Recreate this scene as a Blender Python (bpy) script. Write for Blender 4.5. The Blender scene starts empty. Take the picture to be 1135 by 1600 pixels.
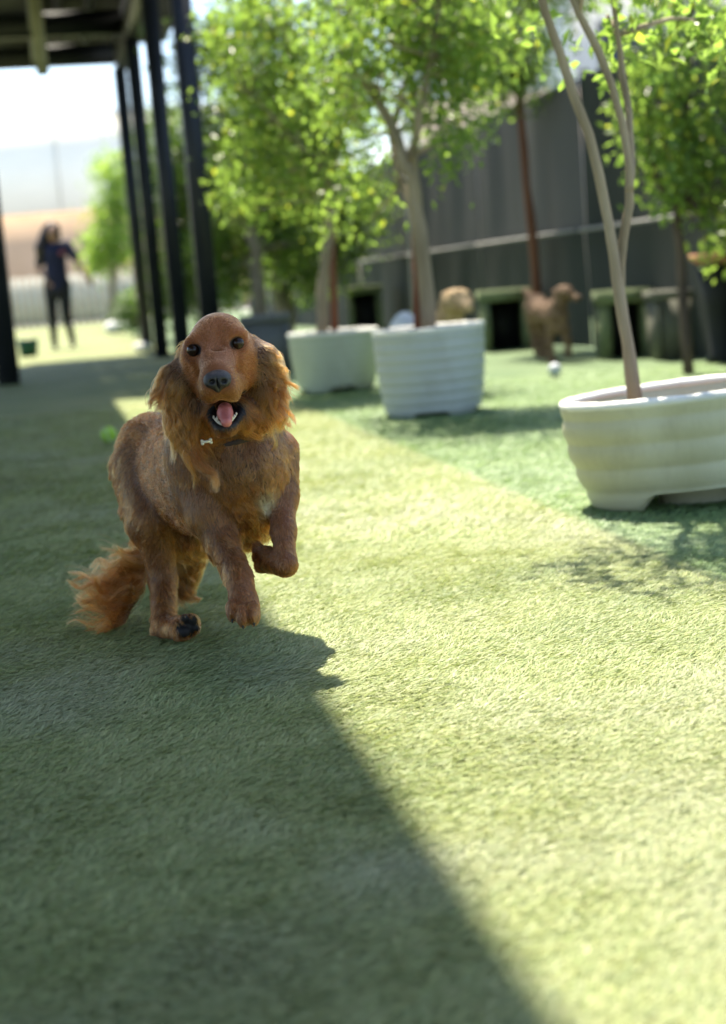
import bpy, math, random
import numpy as np
from mathutils import Matrix, Vector

# ------------------------------------------------------------------ camera, sky, sun, exposure
SC = bpy.context.scene
COL = SC.collection
R = math.radians
FPX, PITCH, ROLL, CAM_H = 2310.0, R(8.83), R(4.5), 0.575      # focal length in photo pixels (1135x1600)
_fw = np.array([0, math.cos(PITCH), -math.sin(PITCH)])
_r0 = np.array([1.0, 0, 0]); _u0 = np.array([0, math.sin(PITCH), math.cos(PITCH)])
_rt = _r0 * math.cos(ROLL) - _u0 * math.sin(ROLL)
_up = _r0 * math.sin(ROLL) + _u0 * math.cos(ROLL)
_C = np.array([0, 0, CAM_H])

cam_d = bpy.data.cameras.new('camera')
cam = bpy.data.objects.new('camera', cam_d); COL.objects.link(cam)
cam.matrix_world = Matrix(((_rt[0], _up[0], -_fw[0], 0), (_rt[1], _up[1], -_fw[1], 0), (_rt[2], _up[2], -_fw[2], CAM_H), (0, 0, 0, 1)))
cam_d.sensor_fit = 'VERTICAL'; cam_d.sensor_height = 36.0; cam_d.sensor_width = 24.0
cam_d.lens = FPX / 1600 * 36.0
cam_d.clip_start = 0.05; cam_d.clip_end = 2000
cam_d.dof.use_dof = True; cam_d.dof.focus_distance = 2.27; cam_d.dof.aperture_fstop = 3.0
SC.camera = cam

SUN_EL, SUN_DIR = R(65), np.array([-0.25, 0.968])               # horizontal direction towards the sun
world = bpy.data.worlds.new('World'); SC.world = world; world.use_nodes = True
nt = world.node_tree; bg = nt.nodes['Background']
sky = nt.nodes.new('ShaderNodeTexSky'); sky.sky_type = 'NISHITA'; sky.sun_disc = False
sky.sun_elevation = SUN_EL; sky.sun_rotation = math.atan2(SUN_DIR[0], SUN_DIR[1])
sky.air_density = 1.0; sky.dust_density = 1.2; sky.ozone_density = 1.0
nt.links.new(sky.outputs[0], bg.inputs[0]); bg.inputs[1].default_value = 0.118
sun_d = bpy.data.lights.new('sun', 'SUN'); sun_d.energy = 5.0; sun_d.angle = R(0.8); sun_d.color = (1.0, 0.925, 0.76)
sun = bpy.data.objects.new('sun', sun_d); COL.objects.link(sun)
_sv = Vector((SUN_DIR[0] * math.cos(SUN_EL), SUN_DIR[1] * math.cos(SUN_EL), math.sin(SUN_EL)))
sun.rotation_euler = _sv.to_track_quat('Z', 'Y').to_euler(); sun.location = _sv * 30
SC.view_settings.view_transform = 'Standard'; SC.view_settings.look = 'None'
SC.view_settings.exposure = 1.65; SC.view_settings.gamma = 1.0; SC.view_settings.use_curve_mapping = False
SC.cycles.use_denoising = True
SC.cycles.max_bounces = 8; SC.cycles.transparent_max_bounces = 8
SC.cycles.sample_clamp_indirect = 8.0
SC.render.hair_type = 'STRAND' if hasattr(SC.render, 'hair_type') else None
rng = np.random.default_rng(7)
random.seed(7)

# ------------------------------------------------------------------ helpers
def ray(px, py): return _fw + _rt * (px - 567.5) / FPX + _up * (800 - py) / FPX
def at(px, py, Y):
    d = ray(px, py); return _C + d * (Y / d[1])
def gr(px, py, z=0.0):
    d = ray(px, py); return _C + d * ((z - CAM_H) / d[2])
def nrm(v):
    v = np.asarray(v, float); return v / (np.linalg.norm(v) + 1e-12)

def link(o, parent=None):
    COL.objects.link(o)
    if parent: o.parent = parent
    return o
def tag(o, label=None, cat=None, group=None, kind=None):
    if label: o['label'] = label
    if cat: o['category'] = cat
    if group: o['group'] = group
    if kind: o['kind'] = kind
    return o
def empty(name, loc, label, cat, group=None):
    o = bpy.data.objects.new(name, None); o.location = loc; o.empty_display_size = 0.1
    COL.objects.link(o); tag(o, label, cat, group); return o
def wloc(o):
    l = np.zeros(3)
    while o: l += np.array(o.location); o = o.parent
    return l
def mesh_np(name, V, Fs, smooth=False):
    """V (n,3); Fs a list of (m,k) arrays of faces"""
    me = bpy.data.meshes.new(name); V = np.asarray(V, np.float32)
    Fs = [np.asarray(f, np.int32) for f in (Fs if isinstance(Fs, list) else [Fs]) if len(f)]
    nl = sum(f.size for f in Fs); nf = sum(len(f) for f in Fs)
    me.vertices.add(len(V)); me.loops.add(nl); me.polygons.add(nf)
    me.vertices.foreach_set('co', V.ravel())
    me.loops.foreach_set('vertex_index', np.concatenate([f.ravel() for f in Fs]))
    tot = np.concatenate([np.full(len(f), f.shape[1], np.int32) for f in Fs])
    st = np.concatenate([[0], np.cumsum(tot)[:-1]]).astype(np.int32)
    me.polygons.foreach_set('loop_start', st)
    if smooth: me.polygons.foreach_set('use_smooth', np.ones(nf, bool))
    me.update(calc_edges=True)
    return me
def obj(name, V, Fs, mat, parent=None, loc=None, smooth=False):
    """vertices in world coordinates; origin goes to the parent or to loc"""
    base = wloc(parent) if parent else np.zeros(3)
    org = np.array(loc, float) if loc is not None else base
    me = mesh_np(name, np.asarray(V, float) - org, Fs, smooth)
    o = bpy.data.objects.new(name, me); o.location = org - base
    if mat: me.materials.append(mat)
    return link(o, parent)

class MB:
    def __init__(s): s.V = []; s.F4 = []; s.F3 = []; s.n = 0
    def add(s, V, F4=(), F3=()):
        V = np.asarray(V, float); s.V.append(V)
        if len(F4): s.F4.append(np.asarray(F4) + s.n)
        if len(F3): s.F3.append(np.asarray(F3) + s.n)
        s.n += len(V); return s
    def box(s, c, size, ux=(1, 0, 0), uy=(0, 1, 0), uz=(0, 0, 1), taper=1.0):
        ux, uy, uz = nrm(ux), nrm(uy), nrm(uz); h = np.array(size) / 2; V = []
        for z in (-1, 1):
            t = taper if z > 0 else 1.0
            for x, y in ((-1, -1), (1, -1), (1, 1), (-1, 1)):
                V.append(np.array(c) + ux * h[0] * x * t + uy * h[1] * y * t + uz * h[2] * z)
        return s.add(V, [(3, 2, 1, 0), (4, 5, 6, 7), (0, 1, 5, 4), (1, 2, 6, 5), (2, 3, 7, 6), (3, 0, 4, 7)])
    def tube(s, pts, rad, n=8, wob=0.0):
        pts = np.asarray(pts, float); m = len(pts)
        rad = np.broadcast_to(np.asarray(rad, float), (m,)) if np.ndim(rad) == 0 or len(np.atleast_1d(rad)) != m else np.asarray(rad, float)
        T = np.gradient(pts, axis=0); T /= np.linalg.norm(T, axis=1)[:, None] + 1e-9
        ref = np.array([0.13, 0.97, 0.2]) if abs(T[0][1]) < 0.9 else np.array([1.0, 0, 0.1])
        V = []; a = np.arange(n) * 2 * math.pi / n
        for i in range(m):
            e1 = nrm(np.cross(T[i], ref)); e2 = np.cross(T[i], e1)
            rr = rad[i] * (1 + wob * rng.normal(size=n))
            V.append(pts[i] + (np.cos(a) * rr)[:, None] * e1 + (np.sin(a) * rr)[:, None] * e2)
        V = np.concatenate(V); F = []
        for i in range(m - 1):
            for j in range(n):
                k = (j + 1) % n; F.append((i * n + j, i * n + k, (i + 1) * n + k, (i + 1) * n + j))
        V = np.vstack([V, pts[0], pts[-1]]); a0, b0 = m * n, m * n + 1
        F3 = [(a0, (j + 1) % n, j) for j in range(n)] + [(b0, (m - 1) * n + j, (m - 1) * n + (j + 1) % n) for j in range(n)]
        return s.add(V, F, F3)
    def build(s, name, mat, parent=None, loc=None, smooth=False):
        Fs = []
        if s.F4: Fs.append(np.concatenate(s.F4))
        if s.F3: Fs.append(np.concatenate(s.F3))
        return obj(name, np.concatenate(s.V), Fs, mat, parent, loc, smooth)

def spline(pts, n):
    """Catmull-Rom through points"""
    P = np.asarray(pts, float); P = np.vstack([2 * P[0] - P[1], P, 2 * P[-1] - P[-2]])
    m = len(P) - 3; out = []
    for t in np.linspace(0, m - 1e-6, n):
        i = int(t); u = t - i; a, b, c, d = P[i:i + 4]
        out.append(0.5 * (2 * b + (c - a) * u + (2 * a - 5 * b + 4 * c - d) * u * u + (3 * b - a - 3 * c + d) * u ** 3))
    return np.array(out)

def vnoise(x, y, seed=0):
    xi = np.floor(x).astype(np.int64); yi = np.floor(y).astype(np.int64); fx = x - xi; fy = y - yi
    fx = fx * fx * (3 - 2 * fx); fy = fy * fy * (3 - 2 * fy)
    def h(a, b):
        v = np.sin(a * 127.1 + b * 311.7 + seed * 74.7) * 43758.5453; return v - np.floor(v)
    return (h(xi, yi) * (1 - fx) + h(xi + 1, yi) * fx) * (1 - fy) + (h(xi, yi + 1) * (1 - fx) + h(xi + 1, yi + 1) * fx) * fy

# ------------------------------------------------------------------ materials
def mat(name, c1, c2=None, rough=0.7, scale=6.0, bump=0.0, bscale=None, spec=0.3, metal=0.0, trans=None, coat=0.0, stretch=(1, 1, 1), dirt=None):
    m = bpy.data.materials.new(name); m.use_nodes = True; n = m.node_tree.nodes; l = m.node_tree.links
    b = n['Principled BSDF']; b.inputs['Roughness'].default_value = rough; b.inputs['Metallic'].default_value = metal
    b.inputs['Specular IOR Level'].default_value = spec; b.inputs['Coat Weight'].default_value = coat
    tc = n.new('ShaderNodeTexCoord'); mp = n.new('ShaderNodeMapping'); mp.inputs['Scale'].default_value = stretch
    l.new(tc.outputs['Object'], mp.inputs['Vector'])
    if c2 is not None:
        t = n.new('ShaderNodeTexNoise'); t.inputs['Scale'].default_value = scale; t.inputs['Detail'].default_value = 5
        l.new(mp.outputs[0], t.inputs['Vector'])
        cr = n.new('ShaderNodeValToRGB'); cr.color_ramp.elements[0].position = 0.32; cr.color_ramp.elements[1].position = 0.68
        cr.color_ramp.elements[0].color = (*c1, 1); cr.color_ramp.elements[1].color = (*c2, 1)
        l.new(t.outputs['Fac'], cr.inputs[0]); colout = cr.outputs[0]
        if dirt:
            t3 = n.new('ShaderNodeTexNoise'); t3.inputs['Scale'].default_value = scale * 2.3; t3.inputs['Detail'].default_value = 7; t3.inputs['Roughness'].default_value = 0.65
            mp3 = n.new('ShaderNodeMapping'); mp3.inputs['Location'].default_value = (3.1, 7.7, 1.3); mp3.inputs['Scale'].default_value = (1, 1, 0.5); l.new(tc.outputs['Object'], mp3.inputs[0]); l.new(mp3.outputs[0], t3.inputs['Vector'])
            r3 = n.new('ShaderNodeMapRange'); r3.inputs[1].default_value = 0.52; r3.inputs[2].default_value = 0.72; r3.inputs[4].default_value = 0.3; l.new(t3.outputs['Fac'], r3.inputs[0])
            mx3 = n.new('ShaderNodeMix'); mx3.data_type = 'RGBA'; l.new(r3.outputs[0], mx3.inputs[0]); l.new(colout, mx3.inputs[6]); mx3.inputs[7].default_value = (*dirt, 1); colout = mx3.outputs[2]
        l.new(colout, b.inputs['Base Color'])
    else:
        b.inputs['Base Color'].default_value = (*c1, 1); colout = None
    if bump:
        t2 = n.new('ShaderNodeTexNoise'); t2.inputs['Scale'].default_value = bscale or scale * 4; t2.inputs['Detail'].default_value = 4
        l.new(mp.outputs[0], t2.inputs['Vector'])
        bp = n.new('ShaderNodeBump'); bp.inputs['Strength'].default_value = bump; bp.inputs['Distance'].default_value = 0.01
        l.new(t2.outputs['Fac'], bp.inputs['Height']); l.new(bp.outputs[0], b.inputs['Normal'])
    if trans:
        tr = n.new('ShaderNodeBsdfTranslucent'); tr.inputs[0].default_value = (*trans[0], 1)
        if len(trans) > 2 and colout is not None: l.new(colout, tr.inputs[0])
        mx = n.new('ShaderNodeMixShader'); mx.inputs[0].default_value = trans[1]
        l.new(b.outputs[0], mx.inputs[1]); l.new(tr.outputs[0], mx.inputs[2]); l.new(mx.outputs[0], n['Material Output'].inputs[0])
    return m

def attr_mat(name, attr, rough=0.6, spec=0.3, trans=0.0, tgain=(1, 1, 1), coat=0.0, bump=0.0):
    m = bpy.data.materials.new(name); m.use_nodes = True; n = m.node_tree.nodes; l = m.node_tree.links
    b = n['Principled BSDF']; b.inputs['Roughness'].default_value = rough; b.inputs['Specular IOR Level'].default_value = spec
    b.inputs['Coat Weight'].default_value = coat
    a = n.new('ShaderNodeAttribute'); a.attribute_name = attr; l.new(a.outputs['Color'], b.inputs['Base Color'])
    if trans:
        tr = n.new('ShaderNodeBsdfTranslucent'); mu = n.new('ShaderNodeMix'); mu.data_type = 'RGBA'; mu.blend_type = 'MULTIPLY'
        mu.inputs[0].default_value = 1; l.new(a.outputs['Color'], mu.inputs[6]); mu.inputs[7].default_value = (*tgain, 1)
        l.new(mu.outputs[2], tr.inputs[0])
        mx = n.new('ShaderNodeMixShader'); mx.inputs[0].default_value = trans
        l.new(b.outputs[0], mx.inputs[1]); l.new(tr.outputs[0], mx.inputs[2]); l.new(mx.outputs[0], n['Material Output'].inputs[0])
    if bump:
        tc = n.new('ShaderNodeTexCoord'); t2 = n.new('ShaderNodeTexNoise'); t2.inputs['Scale'].default_value = 400
        l.new(tc.outputs['Object'], t2.inputs['Vector'])
        bp = n.new('ShaderNodeBump'); bp.inputs['Strength'].default_value = bump; bp.inputs['Distance'].default_value = 0.002
        l.new(t2.outputs['Fac'], bp.inputs['Height']); l.new(bp.outputs[0], b.inputs['Normal'])
    return m

M_steel = mat('black_steel', (0.012, 0.014, 0.017), (0.022, 0.024, 0.028), 0.45, 3)
M_roof = mat('dark_roof_board', (0.012, 0.012, 0.012), (0.026, 0.024, 0.02), 0.8, 5, 0.2)
M_strip = mat('olive_cloth', (0.30, 0.29, 0.17), (0.38, 0.36, 0.22), 0.8, 8)
M_bark = mat('pale_bark', (0.20, 0.16, 0.11), (0.34, 0.28, 0.20), 0.9, 14, 0.6, 60, stretch=(1, 1, 0.25))
M_barkd = mat('dark_bark', (0.07, 0.05, 0.04), (0.14, 0.10, 0.075), 0.9, 14, 0.6, 60, stretch=(1, 1, 0.25))
M_barkr = mat('red_brown_bark', (0.12, 0.045, 0.025), (0.20, 0.085, 0.045), 0.85, 12, 0.5, 50, stretch=(1, 1, 0.25))
M_stake = mat('red_stake_wood', (0.15, 0.06, 0.035), (0.22, 0.09, 0.05), 0.75, 8, 0.3, stretch=(1, 1, 0.1))
M_potg = mat('grey_green_resin', (0.36, 0.39, 0.37), (0.46, 0.49, 0.46), 0.55, 3, 0.15, 40, stretch=(1, 1, .4), dirt=(0.20, 0.17, 0.10))
M_potl = mat('pale_green_resin', (0.33, 0.37, 0.28), (0.45, 0.49, 0.39), 0.55, 3, 0.15, 40, stretch=(1, 1, .4), dirt=(0.20, 0.17, 0.10))
M_potc = mat('cream_resin', (0.46, 0.44, 0.28), (0.58, 0.565, 0.41), 0.5, 5, 0.2, 40, stretch=(1, 1, .35), dirt=(0.20, 0.17, 0.10))
M_rim = mat('worn_white_rim', (0.66, 0.66, 0.62), (0.80, 0.79, 0.74), 0.5, 9, 0.1, dirt=(0.30, 0.22, 0.14))
M_soil = mat('brown_soil', (0.10, 0.05, 0.025), (0.22, 0.12, 0.06), 0.95, 30, 0.8, 120)
M_cloth = mat('grey_shade_cloth', (0.078, 0.074, 0.069), (0.105, 0.099, 0.092), 0.85, 1.2, stretch=(1, 1, 0.15), trans=((0.08, 0.08, 0.08), 0.2))
M_cloth2 = mat('dark_green_cloth', (0.022, 0.026, 0.022), (0.035, 0.04, 0.034), 0.85, 1.5)
M_rail = mat('pale_rail', (0.22, 0.21, 0.20), (0.30, 0.29, 0.28), 0.6, 6)
M_pale = mat('pale_render', (0.62, 0.61, 0.59), (0.70, 0.69, 0.67), 0.9, 1.5)
M_white = mat('white_cladding', (0.80, 0.80, 0.80), (0.84, 0.84, 0.84), 0.7, 0.8)
M_tan = mat('tan_render', (0.55, 0.37, 0.24), (0.62, 0.43, 0.29), 0.9, 1)
M_pink = mat('pinkish_render', (0.42, 0.34, 0.29), (0.48, 0.40, 0.34), 0.9, 2)
M_picket = mat('pale_picket', (0.50, 0.46, 0.38), (0.60, 0.56, 0.47), 0.8, 4)
M_glass = mat('dark_window_glass', (0.05, 0.06, 0.07), None, 0.08, spec=0.5)
M_turfbox = mat('turf_covering', (0.11, 0.145, 0.07), (0.19, 0.22, 0.115), 0.9, 30, 0.8, 200)
M_black = mat('black_plastic', (0.006, 0.007, 0.007), (0.012, 0.012, 0.012), 0.6, 5)
M_crate = mat('olive_grey_panel', (0.075, 0.075, 0.055), (0.105, 0.105, 0.08), 0.7, 6)
M_greyb = mat('slate_grey_plastic', (0.10, 0.105, 0.105), (0.13, 0.135, 0.135), 0.6, 6)
M_tub = mat('pale_grey_plastic', (0.50, 0.53, 0.58), (0.56, 0.59, 0.64), 0.4, 4)
M_bin = mat('dark_green_plastic', (0.01, 0.06, 0.03), (0.015, 0.08, 0.045), 0.45, 5)
M_terra = mat('terracotta', (0.42, 0.19, 0.11), (0.55, 0.28, 0.18), 0.85, 9, 0.2)
M_ball = mat('tennis_felt', (0.32, 0.55, 0.05), (0.42, 0.68, 0.09), 0.95, 60, 0.8, 300)
M_seamw = mat('white_rubber', (0.75, 0.75, 0.72), None, 0.6)
M_rock = mat('white_stone', (0.62, 0.60, 0.56), (0.78, 0.76, 0.72), 0.9, 6, 0.5, 20)
M_red = mat('dull_red_paint', (0.26, 0.045, 0.025), (0.34, 0.07, 0.04), 0.7, 6)

# ------------------------------------------------------------------ ground and turf
SL = -0.2                                                     # the yard's long direction: dx/dy
U2 = nrm([SL, 1, 0]); V2 = nrm([1, -SL, 0])                   # along the yard, across it
seamA, seamB = gr(600, 688), gr(872, 802)
def seam_side(x, y):                                          # > 0 right of the seam between the two turf rolls
    a = seamA[:2]; d = seamB[:2] - seamA[:2]
    return ((x - a[0]) * d[1] - (y - a[1]) * d[0]) / np.hypot(*d) * -1

def turf_material():
    m = bpy.data.materials.new('faded_turf'); m.use_nodes = True; n = m.node_tree.nodes; l = m.node_tree.links
    b = n['Principled BSDF']; b.inputs['Roughness'].default_value = 0.75; b.inputs['Specular IOR Level'].default_value = 0.25
    tc = n.new('ShaderNodeTexCoord')
    def noise(scale, st=(1, 1, 1), detail=5):
        mp = n.new('ShaderNodeMapping'); mp.inputs['Scale'].default_value = st; l.new(tc.outputs['Object'], mp.inputs[0])
        t = n.new('ShaderNodeTexNoise'); t.inputs['Scale'].default_value = scale; t.inputs['Detail'].default_value = detail
        l.new(mp.outputs[0], t.inputs['Vector']); return t.outputs['Fac']
    def ramp(f, stops):
        r = n.new('ShaderNodeValToRGB'); e = r.color_ramp.elements
        while len(e) < len(stops): e.new(0.5)
        for i, (p, c) in enumerate(stops): e[i].position = p; e[i].color = (*c, 1)
        l.new(f, r.inputs[0]); return r.outputs[0]
    big = ramp(noise(2.2), [(0.3, (0.13, 0.165, 0.058)), (0.5, (0.19, 0.215, 0.076)), (0.72, (0.225, 0.235, 0.10))])
    green = ramp(noise(3.0), [(0.3, (0.085, 0.14, 0.06)), (0.7, (0.135, 0.19, 0.088))])
    fine = ramp(noise(170, (0.35, 1, 1), 3), [(0.3, (0.5, 0.55, 0.5)), (0.7, (1.25, 1.2, 1.2))])
    sx = n.new('ShaderNodeSeparateXYZ'); l.new(tc.outputs['Object'], sx.inputs[0])
    d = seamB[:2] - seamA[:2]; L = np.hypot(*d)
    def ma(op, a, bb):
        q = n.new('ShaderNodeMath'); q.operation = op
        for i, v in enumerate((a, bb)):
            if isinstance(v, (int, float)): q.inputs[i].default_value = v
            else: l.new(v, q.inputs[i])
        return q.outputs[0]
    sd = ma('SUBTRACT', ma('MULTIPLY', ma('SUBTRACT', sx.outputs[1], float(seamA[1])), float(d[0] / L)),
            ma('MULTIPLY', ma('SUBTRACT', sx.outputs[0], float(seamA[0])), float(d[1] / L)))
    st = n.new('ShaderNodeMapRange'); st.inputs[1].default_value = -0.04; st.inputs[2].default_value = 0.04; l.new(sd, st.inputs[0])
    mx = n.new('ShaderNodeMix'); mx.data_type = 'RGBA'; l.new(st.outputs[0], mx.inputs[0]); l.new(big, mx.inputs[6]); l.new(green, mx.inputs[7])
    mu = n.new('ShaderNodeMix'); mu.data_type = 'RGBA'; mu.blend_type = 'MULTIPLY'; mu.inputs[0].default_value = 1
    l.new(mx.outputs[2], mu.inputs[6]); l.new(fine, mu.inputs[7]); l.new(mu.outputs[2], b.inputs['Base Color'])
    bp = n.new('ShaderNodeBump'); bp.inputs['Strength'].default_value = 0.8; bp.inputs['Distance'].default_value = 0.012
    l.new(noise(120, (0.4, 1, 1), 3), bp.inputs['Height']); l.new(bp.outputs[0], b.inputs['Normal'])
    return m
def seam_sd(x, y):
    d = seamB[:2] - seamA[:2]; L = np.hypot(*d)
    return (y - seamA[1]) * d[0] / L - (x - seamA[0]) * d[1] / L
G = 400.0
o = obj('turf_ground', [(-G, -G, 0), (G, -G, 0), (G, G, 0), (-G, G, 0)], [np.array([(0, 1, 2, 3)])], turf_material()); tag(o, kind='structure')

M_bounce_pave = mat('pale_bounce_paving', (0.42, 0.40, 0.36), (0.50, 0.48, 0.44), 0.9, 1.2, 0.2)  # unseen pale ground added beyond the yard so wall bounce light isn't green
for nm, q in (('bounce_paving', [(-60, 43, .004), (30, 43, .004), (30, 140, .004), (-60, 140, .004)]), ('side_bounce_paving', [(3.4, -10, .004), (30, -10, .004), (30, 42.9, .004), (3.4, 42.9, .004)])):
    tag(obj(nm, q, [np.array([(0, 1, 2, 3)])], M_bounce_pave), kind='structure')

def blades(name, X, Y, length, width, segs, label):
    N = len(X)
    big = 0.6 * vnoise(X * 2.2, Y * 2.2, 1) + 0.4 * vnoise(X * 6.5, Y * 6.5, 2)
    sw = vnoise(X * 5, Y * 5, 3) - 0.5; sw2 = vnoise(X * 22, Y * 22, 4) - 0.5
    tuft = vnoise(X * 90, Y * 130, 8)
    az = R(12) + sw * R(75) + sw2 * R(70) + rng.normal(0, R(26), N)
    el = np.clip(R(21) + (tuft - 0.5) * R(20) + rng.normal(0, R(12), N), R(2), R(80))
    Ln = length * rng.uniform(0.65, 1.25, N); W = width * rng.uniform(0.7, 1.25, N)
    d = np.stack([np.cos(az) * np.cos(el), np.sin(az) * np.cos(el), np.sin(el)], 1)
    side = np.stack([-np.sin(az), np.cos(az), rng.normal(0, 0.5, N)], 1); side /= np.linalg.norm(side, axis=1)[:, None]
    p0 = np.stack([X, Y, rng.uniform(0, 0.003, N)], 1)
    rows = []
    for k in range(segs + 1):
        t = k / segs
        c = p0 + d * (Ln * t)[:, None]; c[:, 2] -= 0.42 * Ln * np.sin(el) * t * t
        w = W * (1 - 0.62 * t ** 1.5) * 0.5
        rows += [c - side * w[:, None], c + side * w[:, None]]
    V = np.stack(rows, 1); nv = V.shape[1]                    # N, nv, 3
    base = (np.arange(N) * nv)[:, None]; F = []
    for k in range(segs): F.append(base + np.array([[2 * k, 2 * k + 1, 2 * k + 3, 2 * k + 2]]))
    V = V.reshape(-1, 3); V[:, 2] = np.maximum(V[:, 2], 0.001)
    me = mesh_np(name, V, [np.concatenate(F)], True)
    # colour of each blade: faded straw to green, worn patches greyer
    r1 = rng.random(N); worn = np.clip((big - 0.5) * 3.2, 0, 1); green = np.clip((0.5 - big) * 3.2, 0, 1)
    straw = np.array([0.43, 0.44, 0.20]); mid = np.array([0.275, 0.34, 0.135]); dk = np.array([0.12, 0.19, 0.075]); grey = np.array([0.41, 0.41, 0.32])
    c = mid + (straw - mid) * (r1 ** 1.2)[:, None]
    c = c + (grey - c) * (worn * 0.4)[:, None]; c = c + (dk - c) * (green * 0.3 + (rng.random(N) < 0.12) * 0.5).clip(0, 1)[:, None]
    rr = np.clip(seam_sd(X, Y) / 0.03 + 0.5, 0, 1)
    c = c * (1 - rr)[:, None] + (c * np.array([0.68, 0.87, 0.80])) * rr[:, None]
    c *= rng.uniform(0.8, 1.2, N)[:, None]
    colv = np.ones((N, nv, 4), np.float32); colv[:, :, :3] = c[:, None, :]
    a = me.color_attributes.new('col', 'FLOAT_COLOR', 'POINT'); a.data.foreach_set('color', colv.ravel())
    me.materials.append(M_blade)
    oo = bpy.data.objects.new(name, me); COL.objects.link(oo); tag(oo, label, 'grass', kind='stuff'); return oo
M_blade = attr_mat('turf_blade', 'col', 0.5, 0.35, 0.3, (1.0, 1.05, 0.7))
def scatter(y0, y1, n, side, power):
    t = rng.random(n)
    Y = (y0 ** (1 - power) + t * (y1 ** (1 - power) - y0 ** (1 - power))) ** (1 / (1 - power)) if power != 1 else y0 * (y1 / y0) ** t
    u = rng.uniform(-1, 1, n); far = rng.random(n) < 0.16; u = np.where(far, np.sign(u) * (1 + rng.exponential(0.35, n)), u)
    X = u * (0.26 * Y + side - 0.05); return X, Y
X, Y = scatter(0.93, 3.2, 470000, 0.17, -0.15)
blades('grass', X, Y, 0.0130, 0.0014, 2, 'faded artificial turf blades combed flat in the foreground')
X, Y = scatter(3.2, 8.0, 260000, 0.25, 0.6)
blades('grass', X, Y, 0.019, 0.0031, 1, 'faded artificial turf blades farther back around the pots')

# ------------------------------------------------------------------ canopy and pergola on the left
EDGE = lambda y: -0.344 + SL * y                              # roof edge over the left row of posts
ROWR = lambda y: 1.046 + SL * y + 0.013 * (16.3 - y)                               # right row of posts
RH = 3.3
can = empty('roof_canopy', (EDGE(4), 4, 0), 'dark solid canopy roof on black posts along the left side of the yard', 'canopy')
m = MB()
y0, y1 = -4.0, 16.7
OV = 0.59                                                     # the roof reaches this far over the posts
c = [np.array([EDGE(y0) + OV, y0, RH]), np.array([EDGE(y1) + OV, y1, RH])]
w = -V2 * 4.6
mid = (c[0] + c[1]) / 2 + w / 2
m.box(mid + np.array([0, 0, 0.04]), (4.6, np.linalg.norm(c[1] - c[0]), 0.08), V2, U2)
m.build('roof_sheet', M_roof, can)
MB().box((c[0] + c[1]) / 2 - V2 * 0.07 + np.array([0, 0, -0.085]), (0.10, np.linalg.norm(c[1] - c[0]) - 0.02, 0.16), V2, U2).build('edge_beam', M_steel, can)
for y in (-3.6, 0.4, 5.0, 11.6):
    p = np.array([EDGE(y), y, 0]) - V2 * 0.01
    MB().box(p + np.array([0, 0, (RH - 0.17) / 2]), (0.17, 0.17, RH - 0.17), V2, U2).build('post', M_steel, can)

per = empty('steel_pergola', (ROWR(10.4), 10.4, 0), 'black steel pergola with slatted roof over the passage beside the dog', 'pergola')
PY = (10.4, 12.5, 14.5, 16.3)
for y in PY:
    p = np.array([ROWR(y), y, 0])
    MB().box(p + np.array([0, 0, RH / 2 - 0.15]), (0.13, 0.13, RH - 0.30), V2, U2).build('post', M_steel, per)
    MB().box(p + np.array([0, 0, 0.006]), (0.2, 0.2, 0.012), V2, U2).build('base_plate', M_steel, per)
    for sgn in (1,):
        a = p + U2 * 0.06 + np.array([0, 0, RH - 0.75]); b = p + U2 * 0.55 + np.array([0, 0, RH - 0.19])
        MB().tube([a, b], 0.025, 6).build('knee_brace', M_steel, per)
a, b = np.array([ROWR(10.1), 10.1, RH - 0.13]), np.array([ROWR(16.4), 16.4, RH - 0.13])
MB().box((a + b) / 2, (0.14, np.linalg.norm(b - a), 0.32), V2, U2).build('side_beam', M_steel, per)
wd = 1.43 * math.cos(math.atan(0.2))
for y in (10.15, 12.5, 14.5, 16.3):
    cl = np.array([EDGE(y), y, RH - 0.09]) + V2 * (wd / 2 + 0.0)
    MB().box(cl, (wd - 0.12, 0.1, 0.22), V2, U2).build('cross_beam', M_steel, per)
for k in range(2):
    o3 = V2 * (0.74 + 0.3 * k)
    a = np.array([EDGE(10.1), 10.1, RH + 0.075]) + o3; b = np.array([EDGE(16.4), 16.4, RH + 0.075]) + o3
    MB().box((a + b) / 2, (0.06, np.linalg.norm(b - a), 0.075), V2, U2).build('joist', M_steel, per)
ys = np.arange(10.5, 16.8, 0.42)
for i, y in enumerate(ys):
    cl = np.array([EDGE(y), y, RH + 0.13]) + V2 * (wd / 2 + 0.29) + np.array([0, 0, 0.004 * (i % 3)])
    MB().box(cl, (wd + 0.56, 0.415 if i % 5 else 0.375, 0.03), V2, U2).build('roof_board', M_roof, per)
p = at(55, 0, 12.6)
st = MB().box((p[0], p[1], 2.86), (0.10, 0.02, 0.82)).build('hanging_strip', M_strip, None, (p[0], p[1], 3.27))
tag(st, 'pale olive cloth strip hanging from the dark pergola roof at top left', 'strip')

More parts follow.
